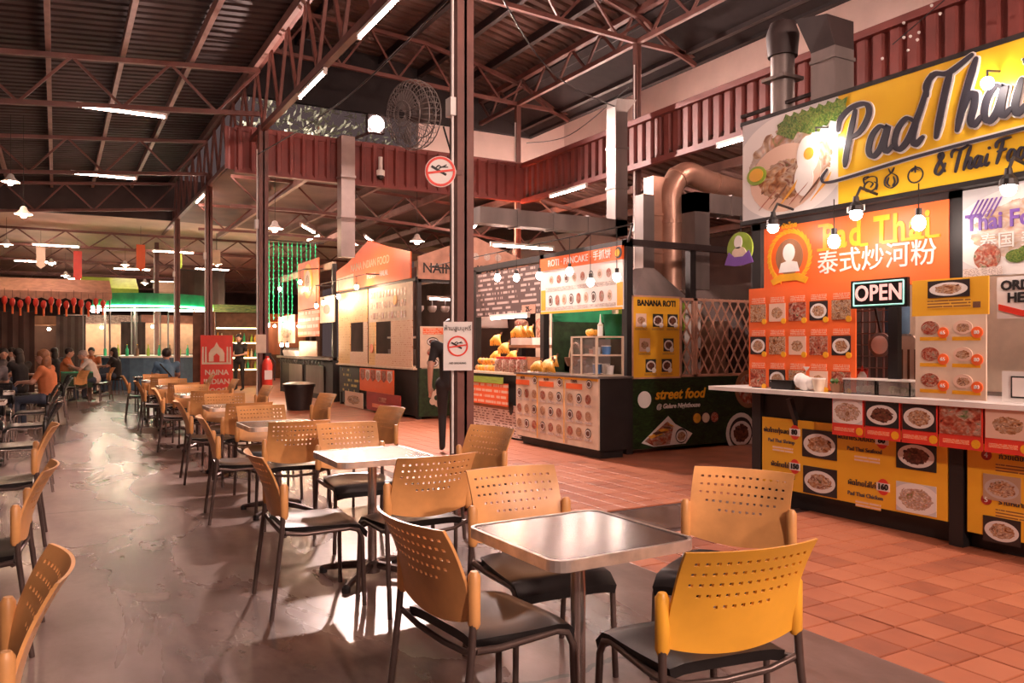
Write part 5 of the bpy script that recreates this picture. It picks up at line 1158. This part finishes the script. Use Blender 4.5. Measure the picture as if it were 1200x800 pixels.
o = thing('dark_cabinet', 'tall dark brown cabinet standing behind the red banner', 'cabinet', (2.88, 18.95, 0), R(-14)); g = G(); g.box(-.23, .23, -.02, .12, 0, 2.15); part('body', g, 'brown', o); g = G(); g.box(-.21, .21, -.04, -.02, .1, 2.1); part('door', g, 'brown', o); g = G(); g.box(.14, .17, -.06, -.04, 1.0, 1.3); part('handle', g, 'black', o)
bar = thing('bar', 'round bar under a green neon edged canopy at the far end', 'bar', (2.75, 28.6, 0))
g = G(); g.lathe([(1.55, 0), (1.55, 1.0)], 24); part('counter', g, 'cloth_blue', bar); g = G(); g.lathe([(1.65, 1.0), (1.65, 1.06)], 24); part('countertop', g, 'white', bar)
g = G(); g.lathe([(1.75, 2.62), (1.75, 3.0)], 32); part('canopy', g, 'green', bar)
for z in (2.6, 2.48): g = G(); g.tube([(1.78*math.cos(R(a)), 1.78*math.sin(R(a)), z) for a in range(150, 391, 10)], .03, 6); part('neon_tube', g, 'neon_green' if z > 2.5 else 'tube', bar)
for a in range(8): g = G(); ca, sa = 1.5*math.cos(R(45*a+20)), 1.5*math.sin(R(45*a+20)); g.tube([(ca, sa, 1.0), (ca, sa, 2.65)], .03, 6); part('post', g, 'galv', bar)
for k, a in enumerate(range(200, 341, 12)):
    o = thing('bar_bottle', 'bottle standing on the countertop of the green neon bar', 'bottle', (2.75+1.5*math.cos(R(a)), 28.6+1.5*math.sin(R(a)), 1.06), 0, 'bottles on the round bar'); g = G(); g.lathe([(.045, 0), (.045, .2), (.015, .26), (.015, .34)], 8); part('body', g, ['green', 'brown', 'lime'][k%3], o, smooth=40); g = G(); g.lathe([(.017, .34), (.017, .36)], 8); part('cap', g, 'gold', o)
sh = thing('bottle_shelf', 'lit back-bar shelves full of bottles behind the standing person', 'shelf', (5.45, 28, 0)); g = G(); g.box(-.85, .85, .3, .35, 0, 2.5); part('back', g, 'brown', sh)
for x in (-.85, .82): g = G(); g.box(x, x+.04, 0, .35, 0, 2.5); part('side', g, 'black', sh)
for z in (.55, .95, 1.45, 1.95): g = G(); g.box(-.82, .82, 0, .3, z, z+.03); t_ = part('shelf', g, 'wood', sh); g = G(); g.box(-.8, .8, -.02, 0, z-.01, z+.03); part('shelf_light', g, 'shelf_light', t_)
g = G(); g.box(-.9, .9, -.05, .4, 2.5, 2.75); part('top_panel', g, 'food_green', sh)
k = 0
for z in (.58, .98, 1.48):
    for i in range(13):
        o = thing('liquor_bottle', 'liquor bottle on the lit back-bar shelves', 'bottle', (4.72+.122*i, 28.12, z), 0, 'bottles on the back-bar shelves'); k += 1
        h = random.uniform(.24, .34); g = G(); g.lathe([(.04, 0), (.04, h*.62), (.014, h*.78), (.014, h)], 8); part('body', g, ['brown', 'lime', 'banana', 'cream', 'green'][k%5], o, smooth=40)
def awning(lab, x0, x1, y, z, mat, dep=1.2, name='awning'):
    o = thing(name, lab, 'awning', ((x0+x1)/2, y, z)); w = (x1-x0)/2; g = G()
    g.add([(-w, 0, 0), (w, 0, 0), (w, dep, .45), (-w, dep, .45), (-w, 0, -.03), (w, 0, -.03), (w, dep, .42), (-w, dep, .42)], [(0,1,2,3),(7,6,5,4),(0,4,5,1),(1,5,6,2),(2,6,7,3),(3,7,4,0)]); part('canvas', g, mat, o)
    n = int(2*w/.3); 
    for k in range(n): xa = -w+2*w*k/n; xb = -w+2*w*(k+1)/n; g = G(); g.plate([(xa, 0), (xb, 0), (xb, -.18), ((xa+xb)/2, -.25), (xa, -.18)][::-1], -.01, 0); part('scallop', g, mat, o)
    for x in (-w+.05, w-.05): g = G(); g.tube([(x, .1, 0), (x, .1, -z)], .025, 6); part('pole', g, 'galv', o)
awning('bright green awning in front of the bar canopy', .75, 2.5, 30.6, 3.35, 'lime'); awning('pale tarpaulin awning over the seats beyond the bar', 3.2, 5.2, 31, 3.3, 'cream'); awning('pink striped awning hung with red lanterns over the far stalls', -4, 1.45, 26.6, 2.95, 'pink_wood')
for i in range(20):
    o = thing('paper_lantern', 'red paper lantern hanging along the pink awning edge', 'lantern', (-2.4+.19*i, 26.55, 2.68-.05*(i%3)), 0, 'red lanterns along the awning'); g = G(); g.lathe([(.03, -.14), (.07, -.06), (.07, .04), (.03, .1)], 10); part('body', g, 'red', o, smooth=40); g = G(); g.tube([(0, 0, -.14), (0, 0, -.35)], .03, 6); part('tassel', g, 'orange', o); g = G(); g.tube([(0, 0, .1), (0, 0, .32)], .006, 4); part('cord', g, 'black', o)
def tallstall(x, y, w, h, lab, mats):
    o = thing('far_stall', lab, 'stall', (x, y, 0)); g = G(); g.box(-w/2, w/2, 0, .8, 0, 1.0); part('counter', g, mats[0], o); g = G(); g.box(-w/2, w/2, .8, .85, 0, h); part('back_panel', g, mats[1], o); g = G(); g.box(-w/2, w/2, -.2, .85, h-.35, h); part('header', g, mats[2], o)
    for sx in (-1, 1): g = G(); g.box(sx*w/2-.04, sx*w/2+.04, -.05, .03, 0, h); part('post', g, 'galv', o)
    for q in range(3):
        g = G(); g.ball((-w/3+q*w/3, .1, h-.5), .06, 8, 6); part('bulb', g, 'bulb', o)
tallstall(1.6, 36, 2.6, 2.6, 'brightly lit far stall glowing behind the seated crowd', ('wood', 'cream', 'print_white')); tallstall(-.9, 35, 2.0, 2.5, 'dim far stall with a brown front behind the diners', ('brown', 'dark_wall', 'wood')); tallstall(4.6, 38, 2.8, 2.7, 'pale far stall behind the round bar', ('galv', 'cream', 'pink_wood')); tallstall(8.0, 34, 3, 2.7, 'far stall in the corner beyond the bottle shelves', ('brown', 'wood', 'orange'))
for i, (x, y, h, m_) in enumerate(((-1.5, 24.8, 1.2, 'cloth_grey'), (.6, 29, 1.0, 'red'), (2.2, 26.2, .8, 'orange'), (-.4, 28, .7, 'cream'), (3.4, 27.5, .6, 'lime'), (4.4, 26.5, .5, 'cream'))):
    o = thing('hanging_flag', '%s cloth pennant hanging from the beige far ceiling' % {'cloth_grey': 'grey', 'red': 'red', 'orange': 'orange', 'cream': 'cream', 'lime': 'green'}[m_], 'flag', (x, y, 4.4-h), 0, 'pennants under the far ceiling'); g = G(); g.plate([(-.12, h*.15), (0, 0), (.12, h*.15), (.12, h), (-.12, h)], -.008, .008); part('cloth', g, m_, o); g = G(); g.tube([(0, 0, h), (0, 0, h+.65)], .006, 4); part('cord', g, 'black', o)
for i, (x, y, w, h) in enumerate(((-1.1, 27.5, 1.1, 2.4), (.45, 31.5, .9, 2.4), (4.4, 29.6, 1.6, 1.3), (2.4, 31.5, .8, 2.2))):
    o = thing('dark_screen', 'dark cloth screen %s' % ['beside the pink awning', 'behind the green awning', 'hanging above the bottle shelves', 'behind the round bar'][i], 'screen', (x, y, 0 if h > 2 else 2.7), 0, 'dark screens at the far end'); g = G(); n = 9
    g.v = [(-w/2+w*k/(n-1), .06*(k%2), z) for z in (0, h) for k in range(n)]; g.f = [(k, k+1, n+k+1, n+k) for k in range(n-1)]; part('cloth', g, 'dark_wall', o); g = G(); g.bar((-w/2, 0, h), (w/2, 0, h), .04, .04); part('rail', g, 'black', o)
# trees outside, seen over the far fascia
def tree(lab, x, y, z0, r, n, mat, seed):
    rnd = random.Random(seed); o = thing('tree', lab, 'tree', (x, y, 0)); g = G(); g.tube([(0, 0, 0), (.1, .1, z0*.6), (0, 0, z0+r*.5)], [.22, .16, .06], 8); part('trunk', g, 'brown', o)
    g = G()
    for _ in range(n):
        a, b_2, q = rnd.uniform(0, 6.28), rnd.uniform(-1, 1), rnd.random()**.4*r; c_ = math.sqrt(1-b_2*b_2)
        p = Vector((q*c_*math.cos(a)*1.4, q*c_*math.sin(a), z0+r*.5+q*b_2)); u = Vector((rnd.uniform(-1, 1), rnd.uniform(-1, 1), rnd.uniform(-1, 1))).normalized()*.26; w = u.orthogonal().normalized()*.11
        g.add([p-u, p+w, p+u, p-w], [(0, 1, 2, 3)])
    q = part('foliage', g, mat, o); q['kind'] = 'stuff'
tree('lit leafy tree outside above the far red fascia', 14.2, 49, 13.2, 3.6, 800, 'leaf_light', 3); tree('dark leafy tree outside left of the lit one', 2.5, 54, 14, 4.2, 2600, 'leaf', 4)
o = thing('tree_fill_lamp', 'added lamp outside to light the tree leaves', 'lamp', (12.4, 46.5, 0)); g = G(); g.tube([(0, 0, 0), (0, 0, 10)], [.1, .06], 8); part('pole', g, 'galv', o); g = G(); g.ball((0, 0, 10.2), .25, 12, 8); part('globe', g, 'street', o)  # no known source there; lamp added to light the leaves
# ================================================================ PEOPLE
def person(label, loc_, rz, pose, shirt, trousers, hair, scale=1, vox=.016, long_hair=False, name='person', shortsleeve=True, strap=False):
    """One continuous body grown round a posed skeleton, then fused; clothing colours by the nearest bone."""
    J = dict(pose); seg = []
    def S(a, b, ra, rb, m): seg.append((Vector(J[a]), Vector(J[b]), ra, rb, m))
    S('pelvis', 'chest', .135, .15, 'shirt'); S('chest', 'neck', .13, .065, 'shirt'); S('neck', 'head0', .052, .05, 'skin')
    for k in ('l', 'r'):
        S('chest', 'sh'+k, .10, .068, 'shirt'); S('sh'+k, 'el'+k, .058, .045, 'shirt' if not shortsleeve else 'sleeve'); S('el'+k, 'wr'+k, .042, .030, 'skin'); S('wr'+k, 'ha'+k, .030, .034, 'skin')
        S('pelvis', 'hp'+k, .12, .095, 'tr'); S('hp'+k, 'kn'+k, .088, .062, 'tr'); S('kn'+k, 'an'+k, .058, .042, 'tr'); S('an'+k, 'to'+k, .042, .034, 'shoe')
    g = G()
    for a, b_, ra, rb, m in seg:
        n = 4; g.tube([a.lerp(b_, i/n) for i in range(n+1)], [ra+(rb-ra)*i/n for i in range(n+1)], 10); g.ball(a, ra, 10, 8); g.ball(b_, rb, 10, 8)
    h = Vector(J['head']); hd = Vector(J['look']).normalized(); rt = hd.cross(Vector((0, 0, 1))).normalized()
    g.ball(h, (.078, .09, .112), 14, 12); g.ball(h+hd*.025+Vector((0, 0, -.06)), (.058, .058, .062), 10, 8)
    g.ball(h+hd*.10+Vector((0, 0, -.015)), (.017, .017, .024), 8, 6)
    for s_ in (-1, 1): g.ball(h+rt*s_*.082+Vector((0, 0, -.01)), (.016, .02, .03), 8, 6)
    me0 = g.mesh('tmp'); t0 = bpy.data.objects.new('tmp', me0); C.objects.link(t0)
    md = t0.modifiers.new('r', 'REMESH'); md.mode = 'VOXEL'; md.voxel_size = vox
    m2 = t0.modifiers.new('s', 'SMOOTH'); m2.iterations = 4; m2.factor = .5
    me = bpy.data.meshes.new_from_object(t0.evaluated_get(bpy.context.evaluated_depsgraph_get())); bpy.data.objects.remove(t0); me.name = 'body'
    me.materials.clear()
    for q in ('skin', shirt, trousers, 'black'): me.materials.append(MAT[q])
    MI = {'skin': 0, 'shirt': 1, 'tr': 2, 'shoe': 3}
    for p in me.polygons:
        c_ = p.center; best = None; p.use_smooth = True
        for a, b_, ra, rb, m in seg:
            d = b_-a; t = max(0, min(1, (c_-a).dot(d)/d.length_squared)); e = (c_-a-d*t).length-(ra+(rb-ra)*t)
            if best is None or e < best[0]: best = (e, 'shirt' if m == 'sleeve' and t < .75 else ('skin' if m == 'sleeve' else m))
        e2 = (c_-h).length-.10
        p.material_index = 0 if e2 < best[0] else MI[best[1]]
    o = thing(name, label, 'person', loc_, rz); o.scale = (scale,)*3; bo = link('body', me, o)
    for k in ('l', 'r'):     # five separate fingers on each palm
        a, b_ = Vector(J['wr'+k]), Vector(J['ha'+k]); d = (b_-a).normalized(); sd = d.orthogonal().normalized(); g = G()
        for i, L in enumerate((.065, .078, .083, .076, .06)):
            of = sd*(.013*(i-2)); st_ = b_+of+d*.01 if i else b_-d*.03+sd*-.03; di = d if i else (d-sd*.7).normalized()
            cu = d.cross(sd)*.02; g.tube([st_, st_+di*L*.5+cu*.2, st_+di*L+cu], [.0095, .009, .007], 6)
        part('finger', g, 'skin', bo, smooth=50)
    g = G(); n = 14; rg = []
    g.ball(h+Vector((0, 0, .028))-hd*.018, (.09, .10, .10), 14, 10)
    if long_hair:
        g.ball(h-hd*.06+Vector((0, 0, -.10)), (.085, .075, .16), 12, 9); g.ball(h-hd*.09+Vector((0, 0, -.25)), (.075, .05, .13), 10, 8)
    part('hair', g, hair, o, smooth=60)
    for s_ in (-1, 1): g = G(); g.ball(h+hd*.082+rt*s_*.032+Vector((0, 0, .008)), (.012, .012, .008), 6, 5); part('eye', g, 'black', o)
    g = G(); g.ball(h+hd*.083+Vector((0, 0, -.062)), (.02, .02, .006), 6, 5); part('mouth', g, 'dark_red', o)
    if strap:
        ch = Vector(J['chest']); g = G(); g.tube([ch+Vector((-.15, -.1, .14)), ch+Vector((0, -.165, -.05)), ch+Vector((.16, -.12, -.25))], .016, 5); part('strap', g, 'black', o)
    return o
STAND = dict(pelvis=(0, 0, .95), chest=(0, 0, 1.27), neck=(0, .01, 1.45), head0=(0, .02, 1.55), head=(0, .03, 1.61), look=(0, 1, 0),
    shl=(-.19, 0, 1.40), shr=(.19, 0, 1.40), ell=(-.25, -.03, 1.12), elr=(.25, -.03, 1.12), wrl=(-.26, .06, .88), wrr=(.26, .06, .88), hal=(-.25, .09, .80), har=(.25, .09, .80),
    hpl=(-.1, 0, .90), hpr=(.1, 0, .90), knl=(-.11, .02, .50), knr=(.11, .02, .50), anl=(-.11, -.02, .08), anr=(.11, -.02, .08), tol=(-.13, .14, .04), tor=(.13, .14, .04))
SIT = dict(pelvis=(0, 0, .55), chest=(0, .03, .88), neck=(0, .06, 1.06), head0=(0, .08, 1.15), head=(0, .10, 1.21), look=(0, 1, -.1),
    shl=(-.19, .04, 1.01), shr=(.19, .04, 1.01), ell=(-.24, .16, .80), elr=(.24, .16, .80), wrl=(-.14, .36, .80), wrr=(.14, .36, .80), hal=(-.10, .43, .79), har=(.10, .43, .79),
    hpl=(-.1, .05, .53), hpr=(.1, .05, .53), knl=(-.12, .44, .52), knr=(.12, .44, .52), anl=(-.12, .42, .08), anr=(.12, .42, .08), tol=(-.13, .57, .04), tor=(.13, .57, .04))
WALK = dict(STAND, knl=(-.1, .16, .52), anl=(-.1, .12, .09), tol=(-.11, .27, .05), knr=(.1, .02, .5), anr=(.1, -.2, .10), tor=(.11, -.06, .045), elr=(.25, -.1, 1.13), wrr=(.27, -.08, .88), har=(.27, -.05, .80))
HOLD = dict(STAND, ell=(-.24, .02, 1.13), elr=(.24, .02, 1.13), wrl=(-.08, .22, 1.08), wrr=(.09, .22, 1.06), hal=(0, .26, 1.08), har=(.02, .26, 1.06), look=(-.2, 1, -.35))
person('person in black shirt and trousers walking on the tiles behind the column', (4.37, 9.22, 0), R(-25), WALK, 'cloth_black', 'cloth_black', 'hair', 1.0, .014)
person('person in dark clothes standing with joined hands beside the red banner', (4.85, 25.2, 0), R(140), HOLD, 'cloth_black', 'cloth_black', 'hair', 1.0, .02, True)
SEATS = []
def sit(lab, x, y, rz, shirt, tr, hair, lh=False, strap=False, sc=1, pose=SIT):
    person(lab, (x, y, 0), R(rz), pose, shirt, tr, hair, sc, .02, lh, strap=strap); SEATS.append((x, y, rz, lab))
LEAN = dict(SIT, chest=(0, .12, .86), neck=(0, .2, 1.02), head0=(0, .25, 1.1), head=(0, .29, 1.15), shl=(-.19, .15, .99), shr=(.19, .15, .99), ell=(-.22, .32, .79), elr=(.22, .32, .79), wrl=(-.08, .48, .84), wrr=(.08, .48, .84), hal=(-.05, .54, .88), har=(.05, .54, .88))
sit('man in a blue shirt with a black strap seated with his back turned', 1.95, 17.4, 5, 'cloth_blue', 'denim', 'hair', strap=True)
sit('man in a dark shirt seated at the tables left of the aisle', -.9, 14.85, 10, 'cloth_grey', 'cloth_black', 'hair')
sit('woman in an orange top with long brown hair seated beside the dark-shirted man', -.1, 15.0, 70, 'cloth_orange', 'denim', 'hair_brown', True)
sit('grey-haired man in a white shirt leaning over his table', .85, 22.4, 80, 'cloth_white', 'denim', 'hair_grey', pose=LEAN)
sit('person in an orange shirt seated facing the man in white', .2, 22.9, -100, 'cloth_orange', 'denim', 'hair')
for i, (x, y, a, s_) in enumerate(((-.6, 18.6, 40, 'cloth_black'), (-1.0, 20.5, 190, 'cloth_grey'), (.0, 25.0, 30, 'cloth_black'), (.9, 26.0, 170, 'cloth_orange'), (1.5, 25.2, 60, 'cloth_black'), (-.9, 24.2, 100, 'cloth_white'))):
    sit('%s diner seated in the crowd beyond the man in white' % ['black-shirted', 'grey-shirted', 'dark-haired black-shirted', 'orange-shirted', 'black-clad', 'white-shirted'][i], x, y, a, s_, 'denim', 'hair', i%2 == 0)
for x, y, rz, lab in SEATS:
    o = thing('stool', 'dark stool under the '+' '.join(lab.split()[:9]), 'stool', (x, y, 0), R(rz), 'stools under the diners'); g = G(); g.lathe([(.17, .40), (.18, .43), (.16, .445)], 14); part('seat', g, 'black', o)
    for k in range(4): g = G(); a = R(45+90*k); g.tube([(.12*math.cos(a), .12*math.sin(a), .41), (.17*math.cos(a), .17*math.sin(a), 0)], .013, 6); part('leg', g, 'leg', o)
for x, y, m_ in ((.45, 22.6, 'green'), (.5, 25.6, 'wood'), (-.5, 21.3, 'wood'), (1.75, 18.2, 'steel')):
    o = thing('dining_table', {'green': 'table with a dark green cloth before the man in white', 'steel': 'steel table in front of the man in blue', 'wood': 'wooden table among the far diners'}[m_], 'table', (x, y, 0), 0, 'far dining tables' if m_ == 'wood' else None)
    g = G(); g.slab(rrect(.7, .7, .04), .71, .74); part('table_top', g, m_, o)
    if m_ == 'green': g = G(); g.box(-.35, .35, -.35, .35, .35, .71); part('cloth_skirt', g, 'dark_green', o)
    for sx in (-.3, .3):
        for sy in (-.3, .3): g = G(); g.tube([(sx, sy, 0), (sx, sy, .71)], .018, 6); part('leg', g, 'leg', o)
bpy.context.view_layer.update()
